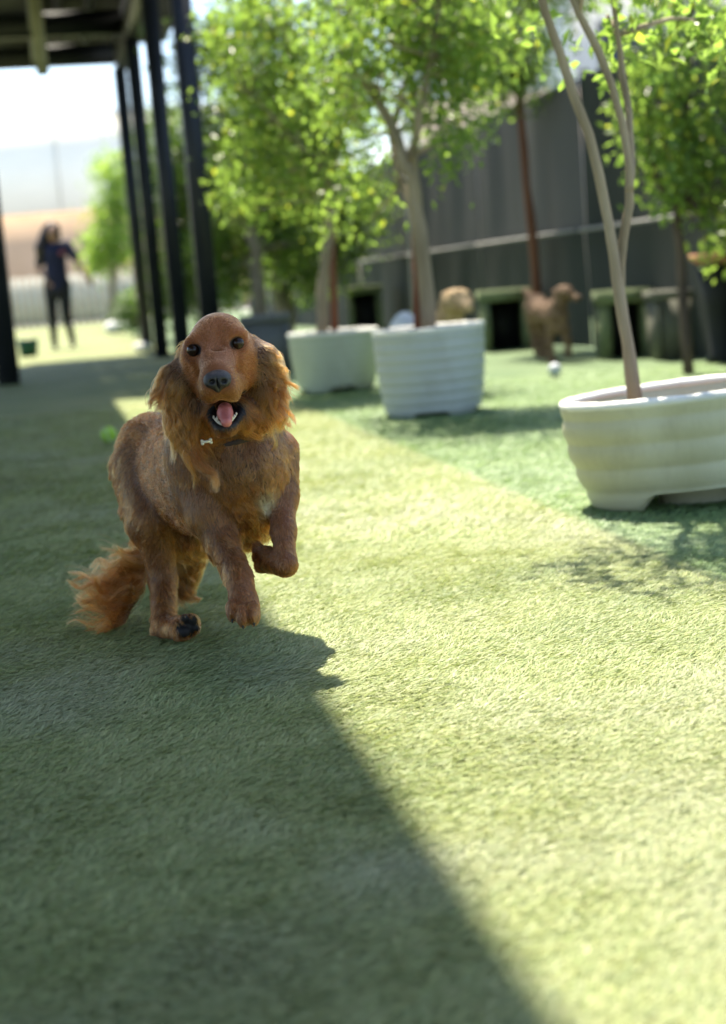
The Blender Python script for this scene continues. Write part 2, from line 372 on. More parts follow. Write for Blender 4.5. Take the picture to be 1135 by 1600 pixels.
# ------------------------------------------------------------------ shade-cloth fence on the right
FE = lambda y: 1.565 + SL * (y - 10.317)
fen = empty('shade_fence', (FE(10), 10, 0), 'tall dark grey shade-cloth fence with a pale rail behind the potted trees', 'fence')
FH = 1.78
def cloth(ya, yb, za, zb, off=0.0):
    n = 60; nz = 8; V = []
    for i in range(n + 1):
        y = ya + (yb - ya) * i / n; b = np.array([FE(y), y, 0])
        fold = 0.009 * math.sin(y * 5.1) + 0.005 * math.sin(y * 11.3 + 1)
        for j in range(nz + 1):
            z = za + (zb - za) * j / nz
            V.append(b + V2 * off + V2 * fold * math.sin(math.pi * min(1, abs(z - 0.8) / 0.9) * 0.5) - U2 * 0.0 + np.array([0, 0, z]) - U2 * (-0.03) * (z - 0.8))
    F = [(i * (nz + 1) + j, (i + 1) * (nz + 1) + j, (i + 1) * (nz + 1) + j + 1, i * (nz + 1) + j + 1) for i in range(n) for j in range(nz)]
    return np.array(V), np.array(F)
yy = np.arange(5.2, 29, 2.4)
for i in range(len(yy) - 1):
    V, F = cloth(yy[i] + 0.01, yy[i + 1] - 0.01, 0.80, FH); obj('upper_cloth', V, [F], M_cloth if yy[i] > 9.5 else M_cloth2, fen, smooth=True)
    V, F = cloth(yy[i] + 0.01, yy[i + 1] - 0.01, 0.02, 0.82, -0.012); obj('lower_cloth', V, [F], M_cloth2, fen, smooth=True)
    a = np.array([FE(yy[i] + .03), yy[i] + .03, 0.80]) - V2 * 0.06; b = np.array([FE(yy[i + 1] - .03), yy[i + 1] - .03, 0.80]) - V2 * 0.06
    MB().tube([a, b], 0.012, 8).build('rail', M_rail, fen, smooth=True)
for y in yy:
    p = np.array([FE(y), y, 0]) + V2 * 0.05
    MB().tube([p, p + np.array([0, 0, FH + 0.05])], 0.03, 8).build('post', M_steel, fen, smooth=True)

# ------------------------------------------------------------------ buildings, far fence
def wall_box(x0, x1, y, depth, z0, z1): return MB().box(((x0 + x1) / 2, y + depth / 2, (z0 + z1) / 2), (x1 - x0, depth, z1 - z0))
wh = empty('warehouse', (-10, 52, 0), 'large white building with tan lower wall beyond the passage end', 'building')
a = at(-140, 335, 52); b = at(250, 300, 52)
zt = at(100, 330, 52)[2]; ztop = at(100, 190, 52)[2]
wall_box(-22, -3.5, 52, 12, 0, zt).build('tan_wall', M_tan, wh)
wall_box(-22.15, -3.4, 51.85, 12.3, zt + 0.002, ztop).build('white_wall', M_white, wh)
MB().box((-12.8, 51.6, ztop + 0.1), (19.2, 0.7, 0.2)).build('parapet', M_white, wh)
for k in range(8): wall_box(-21.5 + k * 2.4, -21.44 + k * 2.4, 51.80, 0.05, zt + 0.05, ztop - 0.05).build('panel_joint', M_pale, wh)

pf = empty('picket_fence', (-9, 42, 0), 'pale picket fence at the far end of the passage', 'fence')
fz = at(150, 425, 42)[2]
for i in range(44):
    x = -11.6 + i * 0.20
    MB().box((x, 42, fz / 2 - 0.02 * (i % 2)), (0.155, 0.025, fz)).build('picket', M_picket, pf)
for z in (0.35, fz - 0.35): MB().box((-7.3, 42.04, z), (8.9, 0.05, 0.1)).build('rail', M_picket, pf)

ho = empty('pale_house', (5, 24, 0), 'pale rendered house standing behind the dark fence', 'building')
wall_box(1.3, 9.5, 24, 6, 0, 5.6).build('wall', M_pale, ho)
for k in range(4): wall_box(1.5 + k * 2.0, 1.85 + k * 2.0, 23.85, 0.149, 0, 5.5).build('pilaster', M_white, ho)
for k in range(3):
    f = wall_box(2.25 + k * 2.0, 3.1 + k * 2.0, 23.93, 0.069, 2.6, 4.3).build('window', M_rail, ho)
    wall_box(2.33 + k * 2.0, 3.02 + k * 2.0, 23.90, 0.029, 2.68, 4.22).build('pane', M_glass, f)
MB().box((5.4, 26.7, 5.75), (8.8, 6.9, 0.3)).build('roof_slab', M_pale, ho)
pw = wall_box(1.0, 7.5, 17.2, 0.3, 0, 2.55).build('garden_wall', M_pink, None, (4, 17.2, 0)); tag(pw, 'low pinkish garden wall showing above the dark fence', 'wall')

# ------------------------------------------------------------------ trees
def leaf_mesh(centers, n_per, spread, size, c_lo, c_hi, up_bias=0.35):
    N = len(centers) * n_per
    C = np.repeat(np.asarray(centers), n_per, 0) + rng.normal(0, 1, (N, 3)) * spread
    ax = rng.normal(0, 1, (N, 3)); ax[:, 2] -= 0.4; ax /= np.linalg.norm(ax, axis=1)[:, None]
    nn = rng.normal(0, 1, (N, 3)); nn[:, 2] += up_bias * 3; s = np.cross(ax, nn); s /= np.linalg.norm(s, axis=1)[:, None] + 1e-9
    up = np.cross(s, ax)
    L = size * rng.uniform(0.6, 1.3, N)[:, None]; W = L * rng.uniform(0.42, 0.6, N)[:, None]
    V = np.stack([C - ax * L * 0.5, C + s * W * 0.5 + up * L * 0.06, C + ax * L * 0.5 - up * L * 0.08, C - s * W * 0.5 + up * L * 0.06], 1)
    F = np.arange(N * 4).reshape(-1, 4)
    F3 = np.concatenate([F[:, [0, 1, 2]], F[:, [0, 2, 3]]])
    cl = np.repeat(rng.random(len(centers)), n_per) * 0.5 + rng.random(N) * 0.5
    col = np.array(c_lo) + (np.array(c_hi) - np.array(c_lo)) * cl[:, None]
    yel = rng.random(N) < 0.05; col[yel] = col[yel] * np.array([1.7, 1.25, 0.8])
    cv = np.ones((N, 4, 4), np.float32); cv[:, :, :3] = col[:, None]
    return V.reshape(-1, 3), F3, cv
M_leaf = attr_mat('leaf', 'col', 0.34, 0.5, 0.58, (2.6, 2.65, 1.8))
def tree(name, base, stems, blobs, n_cl, n_per, bark, label, group=None, size=0.05, spread=0.06, c_lo=(0.065, 0.115, 0.024), c_hi=(0.165, 0.23, 0.055), cat='tree', droop=0.0):
    """stems: list of (points, r0, r1); blobs: list of (centre, radii, weight)"""
    t = empty(name, base, label, cat, group)
    m = MB(); nodes = []
    for pts, r0, r1 in stems:
        P = spline(pts, 14); P[1:-1] += rng.normal(0, 0.15 * r0, (12, 3))
        m.tube(P, np.linspace(r0, r1, 14) * (1 + rng.normal(0, .06, 14)), 9, 0.07); nodes += list(P[6:])
    nodes = np.array(nodes); cl = []; w = np.array([b[2] for b in blobs], float); w /= w.sum()
    for _ in range(n_cl):
        b = blobs[rng.choice(len(blobs), p=w)]; v = nrm(rng.normal(size=3)) * rng.random() ** 0.42
        cl.append(np.array(b[0]) + v * np.array(b[1]))
    cl = np.array(cl)
    for i in rng.choice(len(cl), min(len(cl), max(10, n_cl // 5)), replace=False):   # twigs to some of the leaf clusters
        q = cl[i]; d = np.linalg.norm(nodes - q, axis=1) + np.where(nodes[:, 2] > q[2] + 0.1, 0.4, 0); p = nodes[d.argmin()]
        md = (p + q) / 2 + rng.normal(0, 0.04, 3) + np.array([0, 0, 0.04])
        L = np.linalg.norm(q - p); m.tube(spline([p, md, q], 5), np.linspace(min(0.012, 0.006 + 0.006 * L), 0.003, 5), 5)
    m.build('trunk', bark, t, smooth=True)
    V, F, cv = leaf_mesh(cl, n_per, spread, size, c_lo, c_hi)
    V[:, 2] = np.maximum(V[:, 2], 0.03)
    o = obj('crown', V, [F], M_leaf, t)
    a = o.data.color_attributes.new('col', 'FLOAT_COLOR', 'POINT'); a.data.foreach_set('color', cv.ravel())
    return t

# ------------------------------------------------------------------ pots
def pot(name, c, rx, ry, h, base_s, mat_body, label, ribs, tilt=(0, 0), arch=0.05, feet=4, phase=0.0, rib_d=0.012, group='ribbed resin plant pots', rim_th=0.016):
    t = empty(name, (c[0], c[1], 0), label, 'plant pot', group)
    n = 96; prof = []
    zs = np.linspace(0, 1, 44)
    for z in zs:
        rs = base_s + (1 - base_s) * (1 - (1 - z) ** 2.0)
        rib = rib_d * (abs(math.sin(math.pi * ribs * z)) ** 0.7 - 0.5) if z > 0.06 else -0.006
        prof.append((rs, rib, z))
    V = []; a = np.arange(n) * 2 * math.pi / n
    low = arch * np.clip(np.sin(feet * (a + phase)) * 1.6 + 0.35, 0, 1)
    if feet == 2: low = arch * np.clip((0.70 - np.abs(np.cos(a))) * 6, 0, 1)
    for rs, rib, z in prof:
        zz = np.maximum(h * z, low)
        V.append(np.stack([c[0] + np.cos(a) * (rx * rs + rib), c[1] + np.sin(a) * (ry * rs + rib), zz], 1))
    inn = [(1.0, h), (0.93, h - 0.004), (0.90, h - 0.03), (0.86, h - 0.09)]
    for s, z in inn: V.append(np.stack([c[0] + np.cos(a) * rx * s, c[1] + np.sin(a) * ry * s, np.full(n, z)], 1))
    # underside closed a little above the arches
    V.insert(0, np.stack([c[0] + np.cos(a) * rx * base_s * 0.86, c[1] + np.sin(a) * ry * base_s * 0.86, np.full(n, arch * 1.05)], 1))
    V.insert(0, np.stack([c[0] + np.cos(a) * rx * base_s * 0.4, c[1] + np.sin(a) * ry * base_s * 0.4, np.full(n, arch * 1.05)], 1))
    V.insert(0, np.stack([c[0] + np.cos(a) * rx * base_s * 0.4, c[1] + np.sin(a) * ry * base_s * 0.4, np.full(n, 0.0)], 1))
    V = np.concatenate(V); m = len(V) // n
    F = [(i * n + j, i * n + (j + 1) % n, (i + 1) * n + (j + 1) % n, (i + 1) * n + j) for i in range(m - 1) for j in range(n)]
    V = np.vstack([V, [c[0], c[1], 0.0]]); F3 = [(len(V) - 1, (j + 1) % n, j) for j in range(n)]
    def tl(P):
        P = P.copy(); P[:, 2] += (P[:, 0] - c[0]) * tilt[0] + (P[:, 1] - c[1]) * tilt[1]; return P
    obj('pot_body', tl(V), [np.array(F), np.array(F3)], mat_body, t, smooth=True)
    k = 10; b = np.arange(k) * 2 * math.pi / k; RV = []
    for j in range(n):
        wear = 1 + 0.06 * math.sin(j * 1.7) + 0.05 * math.sin(j * 0.6 + 1)
        e = np.array([math.cos(a[j]), math.sin(a[j])])
        for q in b:
            rr = rim_th * wear
            RV.append((c[0] + e[0] * (rx * 0.975 + rr * math.cos(q)), c[1] + e[1] * (ry * 0.975 + rr * math.cos(q)), h + 0.004 + rr * 0.8 * math.sin(q)))
    RF = [(j * k + q, ((j + 1) % n) * k + q, ((j + 1) % n) * k + (q + 1) % k, j * k + (q + 1) % k) for j in range(n) for q in range(k)]
    obj('rim', tl(np.array(RV)), [np.array(RF)], M_rim, t, smooth=True)
    SV = [(c[0], c[1], h - 0.045)]; 
    for s in (0.35, 0.65, 0.885):
        for q in a: SV.append((c[0] + math.cos(q) * rx * s, c[1] + math.sin(q) * ry * s, h - 0.05 + rng.normal(0, 0.005)))
    SF3 = [(0, 1 + j, 1 + (j + 1) % n) for j in range(n)]
    SF = [(1 + i * n + j, 1 + (i + 1) * n + j, 1 + (i + 1) * n + (j + 1) % n, 1 + i * n + (j + 1) % n) for i in range(2) for j in range(n)]
    obj('soil', tl(np.array(SV)), [np.array(SF), np.array(SF3)], M_soil, t, smooth=True)
    return t

# middle pot
gM = gr(683, 652); cM = np.array([gM[0], gM[1] + 0.2]); rM = 86 / FPX * (cM[1] * 1.0)
hM = at(680, 512, cM[1])[2] - 0.005
pot('plant_pot', cM, rM, rM, hM, 0.86, M_potg, 'grey-green ribbed pot in the middle, holding the pale forked tree', 8, tilt=(0.02, 0), arch=0.018, phase=0.5, rib_d=0.007, rim_th=0.013)
gL = gr(527, 614); cL = np.array([gL[0], gL[1] + 0.22]); rL = 69 / FPX * cL[1]
hL = at(522, 520, cL[1])[2]
pot('plant_pot', cL, rL, rL, hL, 0.84, M_potl, 'pale green ribbed pot right behind the spaniel, with the leafy tree', 8, tilt=(0.0, 0), arch=0.03, phase=0.2, rib_d=0.006, rim_th=0.013)
# right pot, a low oval bowl
yRr = 3.47; cR = np.array([at(1085, 620, yRr)[0], yRr])
rxR = cR[0] - at(878, 637, yRr)[0]; hR = at(878, 637, yRr)[2] + 0.014
pot('plant_pot', cR, rxR, 0.20, hR, 0.76, M_potc, 'low cream oval ribbed bowl at right edge with white rim and feet', 4.5, tilt=(0.05, 0), arch=0.052, rib_d=0.007, feet=2, phase=math.pi / 2 + 0.3, rim_th=0.014)
# far right pot, cut by the frame
gS = gr(1150, 556); cS = (gS[0] + 0.04, gS[1] + 0.15)
pot('plant_pot', cS, 0.15, 0.15, 0.36, 0.8, M_potl, 'small pale pot cut off by the right edge of the picture', 5, arch=0.02, group='ribbed resin plant pots')

def W(px, py, Y): return at(px, py, Y)
# tree in the middle pot
b = np.array([W(668, 510, cM[1])[0], cM[1], hM - 0.06]); yM = cM[1]
tree('potted_tree', b, [([b, W(662, 400, yM), W(645, 300, yM), W(630, 235, yM), W(598, 170, yM + .1), W(560, 90, yM + .2), W(520, 0, yM + .25)], 0.036, 0.010),
                        ([W(652, 330, yM + .02), W(645, 250, yM), W(655, 190, yM - .1), W(672, 100, yM - .1), W(690, -20, yM - .15)], 0.024, 0.010),
                        ([b + np.array([0.012, 0.03, 0]), W(660, 420, yM + .05), W(640, 320, yM + .07), W(612, 220, yM + .3), W(640, 90, yM + .35), W(620, -50, yM + .4)], 0.022, 0.008)],
     [(W(600, 60, yM), (0.36, 0.4, 0.34), 3), (W(690, 30, yM), (0.28, 0.4, 0.3), 2.4), (W(640, -120, yM), (0.5, 0.5, 0.35), 2.0), (W(560, 110, yM + .2), (0.3, 0.4, 0.3), 1.6), (W(740, 60, yM + .2), (0.24, 0.4, 0.3), 1.9), (W(700, 170, yM + .2), (0.2, 0.3, 0.18), 0.9), (W(700, 240, yM - .1), (0.09, 0.12, 0.1), 0.25), (W(560, 300, yM + .3), (0.14, 0.15, 0.28), 0.5)],
     640, 12, M_bark, 'small tree with pale forked trunk growing in the middle pot', 'potted trees in the dog yard', 0.042, 0.055)
# tree in the left pot, the big bright crown
yL = cL[1]; b = np.array([W(500, 514, yL)[0], yL, hL - 0.06])
tree('potted_tree', b, [([b, W(506, 430, yL), W(516, 340, yL), W(512, 250, yL), W(480, 150, yL), W(440, 60, yL - .1)], 0.034, 0.012),
                        ([W(515, 300, yL), W(535, 200, yL), W(560, 100, yL), W(570, 0, yL)], 0.02, 0.009),
                        ([W(512, 270, yL), W(460, 220, yL - .2), W(425, 180, yL - .3), W(390, 150, yL - .3)], 0.016, 0.007)],
     [(W(472, 90, yL - .1), (0.48, 0.45, 0.42), 5), (W(402, 100, yL - .2), (0.25, 0.3, 0.38), 2.2), (W(440, 275, yL), (0.36, 0.35, 0.27), 2.4), (W(395, 240, yL - .1), (0.17, 0.25, 0.25), 1.0), (W(545, 190, yL), (0.22, 0.3, 0.4), 1.6), (W(500, -60, yL), (0.6, 0.5, 0.3), 3)],
     640, 15, M_bark, 'bushy bright green tree in the pale pot right behind the spaniel', 'potted trees in the dog yard', 0.043, 0.065)
# tree in the right bowl: two thin stems
yR = cR[1]; b = np.array([W(994, 622, yR)[0], yR, hR - 0.055])
tree('potted_tree', b, [([b, W(985, 560, yR), W(972, 500, yR), W(962, 430, yR), W(955, 360, yR), W(935, 260, yR), W(905, 165, yR), W(870, 70, yR), W(845, -10, yR), W(820, -120, yR)], 0.0155, 0.008),
                        ([b + np.array([0.008, 0.012, 0]), W(980, 520, yR + .02), W(968, 440, yR + .02), W(972, 380, yR + .02), W(984, 290, yR), W(972, 185, yR), W(940, 90, yR), W(895, 0, yR), W(870, -90, yR)], 0.0135, 0.007),
                        ([W(983, 300, yR), W(985, 200, yR + .05), W(972, 100, yR + .1), W(958, 0, yR + .1), W(960, -120, yR + .1)], 0.010, 0.006)],
     [(W(850, -230, yR), (0.36, 0.4, 0.24), 2.4), (W(1010, -210, yR), (0.4, 0.4, 0.26), 2.4), (W(930, 40, yR + .2), (0.25, 0.2, 0.12), 0.25), (W(1090, 20, yR + .3), (0.16, 0.2, 0.12), 0.4)],
     170, 12, M_bark, 'slender tree with two crossing pale stems in the low bowl', 'potted trees in the dog yard', 0.042, 0.05)
# thin red-brown tree by the fence
yF = 9.9; b = np.array([*gr(846, 546)[:2], 0]); yF = b[1]
tree('red_stem_tree', b, [([b, W(838, 440, yF), W(828, 330, yF), W(815, 200, yF), W(806, 60, yF), W(800, -60, yF)], 0.04, 0.018)],
     [(W(810, 110, yF), (0.38, 0.35, 0.28), 3), (W(770, 20, yF), (0.45, 0.4, 0.35), 3), (W(860, -20, yF), (0.4, 0.4, 0.3), 2), (W(800, -160, yF), (0.7, 0.5, 0.35), 3.5), (W(930, -130, yF), (0.6, 0.5, 0.4), 3)],
     800, 13, M_barkr, 'thin red-brown trunk tree against the dark fence', None, 0.05, 0.06, (0.05, 0.09, 0.018), (0.12, 0.17, 0.035))
# bushy tree at right edge
yB = 7.3; b = np.array([W(1075, 560, yB)[0], yB, 0])
tree('leafy_tree', b, [([b, W(1066, 420, yB), W(1060, 300, yB), W(1075, 120, yB), W(1085, -40, yB)], 0.028, 0.015),
                       ([W(1062, 330, yB), W(1020, 260, yB), W(1010, 150, yB)], 0.02, 0.008)],
     [(W(1075, 90, yB), (0.36, 0.4, 0.42), 4), (W(1090, 270, yB - .1), (0.25, 0.3, 0.25), 2), (W(1040, 200, yB), (0.24, 0.3, 0.28), 2), (W(1160, 330, yB), (0.22, 0.3, 0.28), 1.5), (W(1060, -90, yB), (0.5, 0.4, 0.3), 2.5)],
     360, 13, M_barkd, 'dense leafy tree at the right edge behind the cream bowl', None, 0.055, 0.06)
# greenery behind the pergola posts and far down the yard
yH = 13.2
b = np.array([W(405, 520, yH)[0], yH, 0])
tree('yard_tree', b, [([b, W(402, 430, yH), W(395, 330, yH), W(400, 150, yH)], 0.07, 0.03)],
     [(W(390, 240, yH), (0.55, 0.5, 0.5), 3), (W(370, 100, yH), (0.7, 0.6, 0.6), 3), (W(355, 400, yH + .4), (0.3, 0.4, 0.45), 2.2), (W(450, 340, yH + .2), (0.45, 0.4, 0.4), 2.5)],
     760, 14, M_bark, 'shady tree with grey trunk between pergola and the pale green pot', None, 0.07, 0.09, (0.045, 0.08, 0.018), (0.12, 0.175, 0.035))
yH = 15.0; b = np.array([W(440, 512, yH)[0], yH, 0])
tree('yard_tree', b, [([b, W(438, 430, yH), W(440, 330, yH), W(450, 200, yH)], 0.11, 0.05)],
     [(W(470, 200, yH), (0.7, 0.6, 0.6), 3), (W(540, 330, yH), (0.45, 0.4, 0.5), 2.2), (W(480, 420, yH), (0.5, 0.4, 0.3), 1.5)],
     620, 14, M_bark, 'thick pale trunk tree behind the leafy potted tree', None, 0.07, 0.09, (0.045, 0.08, 0.018), (0.12, 0.175, 0.035))
yH = 19.5; b = np.array([W(285, 530, yH)[0], yH, 0])
tree('climber_bush', b, [([b, W(285, 420, yH), W(290, 250, yH)], 0.06, 0.03)],
     [(W(280, 430, yH), (0.6, 0.5, 0.75), 3), (W(272, 270, yH), (0.55, 0.5, 1.0), 3.5), (W(330, 330, yH), (0.6, 0.5, 1.3), 3)],
     900, 14, M_barkd, 'tall green bush seen between the black pergola posts', None, 0.08, 0.1, (0.035, 0.07, 0.012), (0.11, 0.16, 0.025))
yH = 31; b = np.array([W(175, 500, yH)[0], yH, 0])
tree('garden_tree', b, [([b, W(176, 440, yH), W(180, 360, yH), W(182, 290, yH)], 0.10, 0.04)],
     [(W(180, 360, yH), (0.6, 0.6, 0.75), 3), (W(188, 280, yH), (0.55, 0.6, 0.6), 2), (W(150, 400, yH), (0.35, 0.5, 0.4), 1)],
     330, 14, M_bark, 'sunlit yellow-green garden tree beyond the woman', None, 0.11, 0.14, (0.09, 0.15, 0.03), (0.17, 0.24, 0.05))
# stakes beside two trees
for (x0, y0_, x1, y1_, Y, hb, lb) in ((522, 512, 517, 300, yL + .06, hL - .07, 'red-brown wooden stake tied beside the leafy potted tree'), (653, 508, 648, 330, yM + .07, hM - .07, 'red-brown wooden stake behind the middle forked tree')):
    p = W(x0, y0_, Y); p[2] = hb; q = W(x1, y1_, Y)
    o = MB().tube([p, (p + q) / 2, q], [0.02, 0.019, 0.018], 7).build('wooden_stake', M_stake, None, p, True); tag(o, lb, 'stake', 'stakes in the pots')

# ------------------------------------------------------------------ yard furniture
def turf_box(px0, px1, ptop, pfoot, label, Y=None):
    g = gr((px0 + px1) / 2, pfoot); Y = g[1]
    x0 = W(px0, pfoot, Y)[0]; x1 = W(px1, pfoot, Y)[0]; h = W((px0 + px1) / 2, ptop, Y)[2]; w = x1 - x0; d = w * 0.9
    t = empty('turf_box', ((x0 + x1) / 2, Y, 0), label, 'agility box', 'turf-covered agility boxes')
    MB().box(((x0 + x1) / 2, Y + d / 2, h - 0.04), (w + 0.02, d + 0.02, 0.08)).build('top', M_turfbox, t)
    for x in (x0 + 0.03, x1 - 0.03): MB().box((x, Y + d / 2, (h - 0.081) / 2), (0.055, d, h - 0.083)).build('side_panel', M_turfbox, t)
    MB().box(((x0 + x1) / 2, Y + d - 0.03, (h - 0.081) / 2), (w - 0.118, 0.03, h - 0.083)).build('back_panel', M_black, t)
    return t
turf_box(758, 834, 452, 548, 'turf-covered open box standing against the dark fence left of brown dog')
turf_box(944, 1024, 452, 560, 'turf-covered open box behind the slender tree stems')
turf_box(548, 602, 446, 528, 'turf-covered open box seen between the two potted tree trunks')
def crate(px0, px1, ptop, pfoot, m, name, label, cat, dd=0.3):
    g = gr((px0 + px1) / 2, pfoot); Y = g[1]; x0 = W(px0, pfoot, Y)[0]; x1 = W(px1, pfoot, Y)[0]; h = W((px0 + px1) / 2, ptop, Y)[2]
    t = empty(name, ((x0 + x1) / 2, Y, 0), label, cat); cx = (x0 + x1) / 2; w = x1 - x0
    MB().box((cx, Y + dd / 2, (h - 0.05) / 2), (w, dd, h - 0.052), taper=1.02).build('box_body', m, t)
    MB().box((cx, Y + dd / 2, h - 0.025), (w + 0.03, dd + 0.03, 0.05)).build('lid', m, t)
    for s in (-1, 1): MB().box((cx + s * w * 0.46, Y - 0.006, (h - 0.06) / 2), (w * 0.06, 0.012, h - 0.07)).build('corner_batten', m, t)
    return t
crate(1030, 1104, 452, 562, M_crate, 'storage_box', 'dark olive-grey storage box at right in front of the fence', 'storage box')
crate(384, 456, 492, 585, M_greyb, 'storage_box', 'slate grey box right behind the spaniel head', 'storage box', 0.35)
# pale plastic tub lying behind the middle pot
g = W(628, 520, 7.6); c0 = np.array([g[0], 7.6, 0.0]); n = 40; V = []; rT = 0.13; hT = W(628, 487, 7.6)[2]
for i in range(9):
    t_ = i / 8 * math.pi / 2; 
    for j in range(n): V.append((c0[0] + 0.02 + math.cos(t_) * rT * math.cos(2 * math.pi * j / n), c0[1] + math.cos(t_) * rT * math.sin(2 * math.pi * j / n), hT * math.sin(t_) ** 0.8 if i else 0.0))
F = [(i * n + j, i * n + (j + 1) % n, (i + 1) * n + (j + 1) % n, (i + 1) * n + j) for i in range(8) for j in range(n)]
tb = empty('plastic_tub', c0, 'pale grey upturned plastic tub peeking over the middle pot rim', 'tub')
obj('tub_shell', V, [np.array(F)], M_tub, tb, smooth=True)
lp = [(c0[0] + 0.02 + (rT + .01) * math.cos(a), c0[1] + (rT + .01) * math.sin(a), 0.012) for a in np.linspace(0, 2 * math.pi, 41)]
MB().tube(lp, 0.012, 6).build('lip', M_tub, tb, smooth=True)
# terracotta bowl on a black stand, and a red board, right edge
Yt = 7.9; g = W(1128, 560, Yt); hb = W(1120, 404, Yt)[2]
ts = empty('bowl_stand', (g[0], Yt, 0), 'terracotta bowl on a black stand at the far right edge', 'stand')
MB().tube([(g[0], Yt, 0), (g[0], Yt, 0.05), (g[0], Yt, 0.3), (g[0], Yt, hb - 0.03)], [0.09, 0.06, 0.075, 0.12], 16).build('stand', M_black, ts, smooth=True)
MB().tube([(g[0], Yt, hb - 0.028), (g[0], Yt, hb), (g[0], Yt, hb + 0.03)], [0.10, 0.145, 0.15], 24).build('bowl', M_terra, ts, smooth=True)
p = gr(1117, 556); q = W(1103, 500, p[1])
o = MB().box((p + q) / 2 , (0.06, 0.02, np.linalg.norm(q - p)), uz=q - p).build('leaning_board', M_red, None, p); tag(o, 'dull red board leaning beside the small pot at right edge', 'board')
# green bin, stones, low plant near the passage end
p = gr(46, 557); bn = empty('green_bucket', (p[0], p[1], 0), 'dark green bucket on the turf beside the leftmost black post', 'bucket')
MB().tube([p, p + [0, 0, .10], p + [0, 0, .2]], [0.10, 0.115, 0.125], 20).build('bucket_body', M_bin, bn, smooth=True)
MB().tube([p + np.array([.13 * math.cos(a), .13 * math.sin(a), .2]) for a in np.linspace(0, 2 * math.pi, 25)], 0.008, 6).build('rim', M_bin, bn, smooth=True)
def stone(px, py, r, label):
    p = gr(px, py); n = 14; V = []
    for i in range(9):
        for j in range(n):
            t_ = math.pi * i / 8; a = 2 * math.pi * j / n; k = r * (1 + 0.12 * math.sin(3 * a + px) * math.sin(2 * t_) + rng.normal(0, .03))
            V.append(p + np.array([k * 1.2 * math.sin(t_) * math.cos(a), k * math.sin(t_) * math.sin(a), r * 0.66 + k * 0.7 * math.cos(t_)]))
    F = [(i * n + j, (i + 1) * n + j, (i + 1) * n + (j + 1) % n, i * n + (j + 1) % n) for i in range(8) for j in range(n)]
    o = obj('white_stone', V, [np.array(F)], M_rock, None, p, True); tag(o, label, 'stone', 'white stones'); return o
stone(182, 521, 0.17, 'large white stone on sunlit turf right of the woman')
stone(224, 551, 0.085, 'small white stone at the foot of the farthest right pergola post')
p = gr(212, 528); pl = tree('low_shrub', np.array([p[0], p[1], 0]), [([p, p + [0, 0, .25], p + [.03, 0, .5]], 0.02, 0.008)],
     [(p + np.array([0, 0, .4]), (0.28, 0.3, 0.32), 1)], 90, 14, M_barkd, 'low dark shrub behind the large white stone', None, 0.07, 0.07, (0.03, 0.055, 0.02), (0.07, 0.11, 0.03), 'shrub')

# tennis ball, with its curved seam
p = gr(172, 694); rb = 0.033
bl = empty('tennis_ball', (p[0], p[1], 0), 'yellow-green tennis ball on the shaded turf left of the dog', 'ball')
n = 28; V = [p + np.array([rb * math.sin(math.pi * i / 16) * math.cos(2 * math.pi * j / n), rb * math.sin(math.pi * i / 16) * math.sin(2 * math.pi * j / n), rb + .006 - rb * math.cos(math.pi * i / 16)]) for i in range(17) for j in range(n)]
F = [(i * n + j, i * n + (j + 1) % n, (i + 1) * n + (j + 1) % n, (i + 1) * n + j) for i in range(16) for j in range(n)]
obj('felt', V, [np.array(F)], M_ball, bl, smooth=True)
s = []
for a in np.linspace(0, 2 * math.pi, 60):
    v = np.array([math.cos(a) + .33 * math.cos(3 * a), math.sin(a) - .33 * math.sin(3 * a), 0.94 * math.sin(2 * a)]); s.append(p + [0, 0, rb + .006] + nrm(v) * (rb + .0003))
MB().tube(s, 0.0013, 5).build('seam', M_seamw, bl)
p = gr(868, 590); n = 20; rw = 0.036
wb = empty('white_ball', (p[0], p[1], 0), 'small white ball on sunlit turf below the brown dog', 'ball')
V = [p + np.array([rw * math.sin(math.pi * i / 12) * math.cos(2 * math.pi * j / n), rw * math.sin(math.pi * i / 12) * math.sin(2 * math.pi * j / n), rw + .005 - rw * math.cos(math.pi * i / 12)]) for i in range(13) for j in range(n)]
F = [(i * n + j, i * n + (j + 1) % n, (i + 1) * n + (j + 1) % n, (i + 1) * n + j) for i in range(12) for j in range(n)]
obj('ball_shell', V, [np.array(F)], M_tub, wb, smooth=True)

# ------------------------------------------------------------------ sculpting bodies: blended solids turned into one surface
def cone(a, b, r1, r2, k=0.02, reg=None): return ('cone', np.asarray(a, float), np.asarray(b, float), float(r1), float(r2), k, reg, 1)
def ell(c, r, axes=None, k=0.02, reg=None, sign=1):
    A = np.eye(3) if axes is None else np.array([nrm(x) for x in axes]); return ('ell', np.asarray(c, float), np.asarray(r, float), A, None, k, reg, sign)
def cut(p): return p[:7] + (-1,)
def pdist(p, Q):
    if p[0] == 'cone':
        a, b, r1, r2 = p[1:5]; ba = b - a; pa = Q - a
        t = np.clip((pa @ ba) / (ba @ ba + 1e-12), 0, 1)
        return np.linalg.norm(pa - t[..., None] * ba, axis=-1) - (r1 + (r2 - r1) * t)
    q = (Q - p[1]) @ p[3].T; r = p[2]
    k0 = np.linalg.norm(q / r, axis=-1); k1 = np.linalg.norm(q / (r * r), axis=-1) + 1e-9
    return k0 * (k0 - 1) / k1
def pbox(p):
    if p[0] == 'cone': rr = max(p[3], p[4]); return np.minimum(p[1], p[2]) - rr, np.maximum(p[1], p[2]) + rr
    ext = np.sqrt(((p[3] * p[2][:, None]) ** 2).sum(0)); return p[1] - ext, p[1] + ext
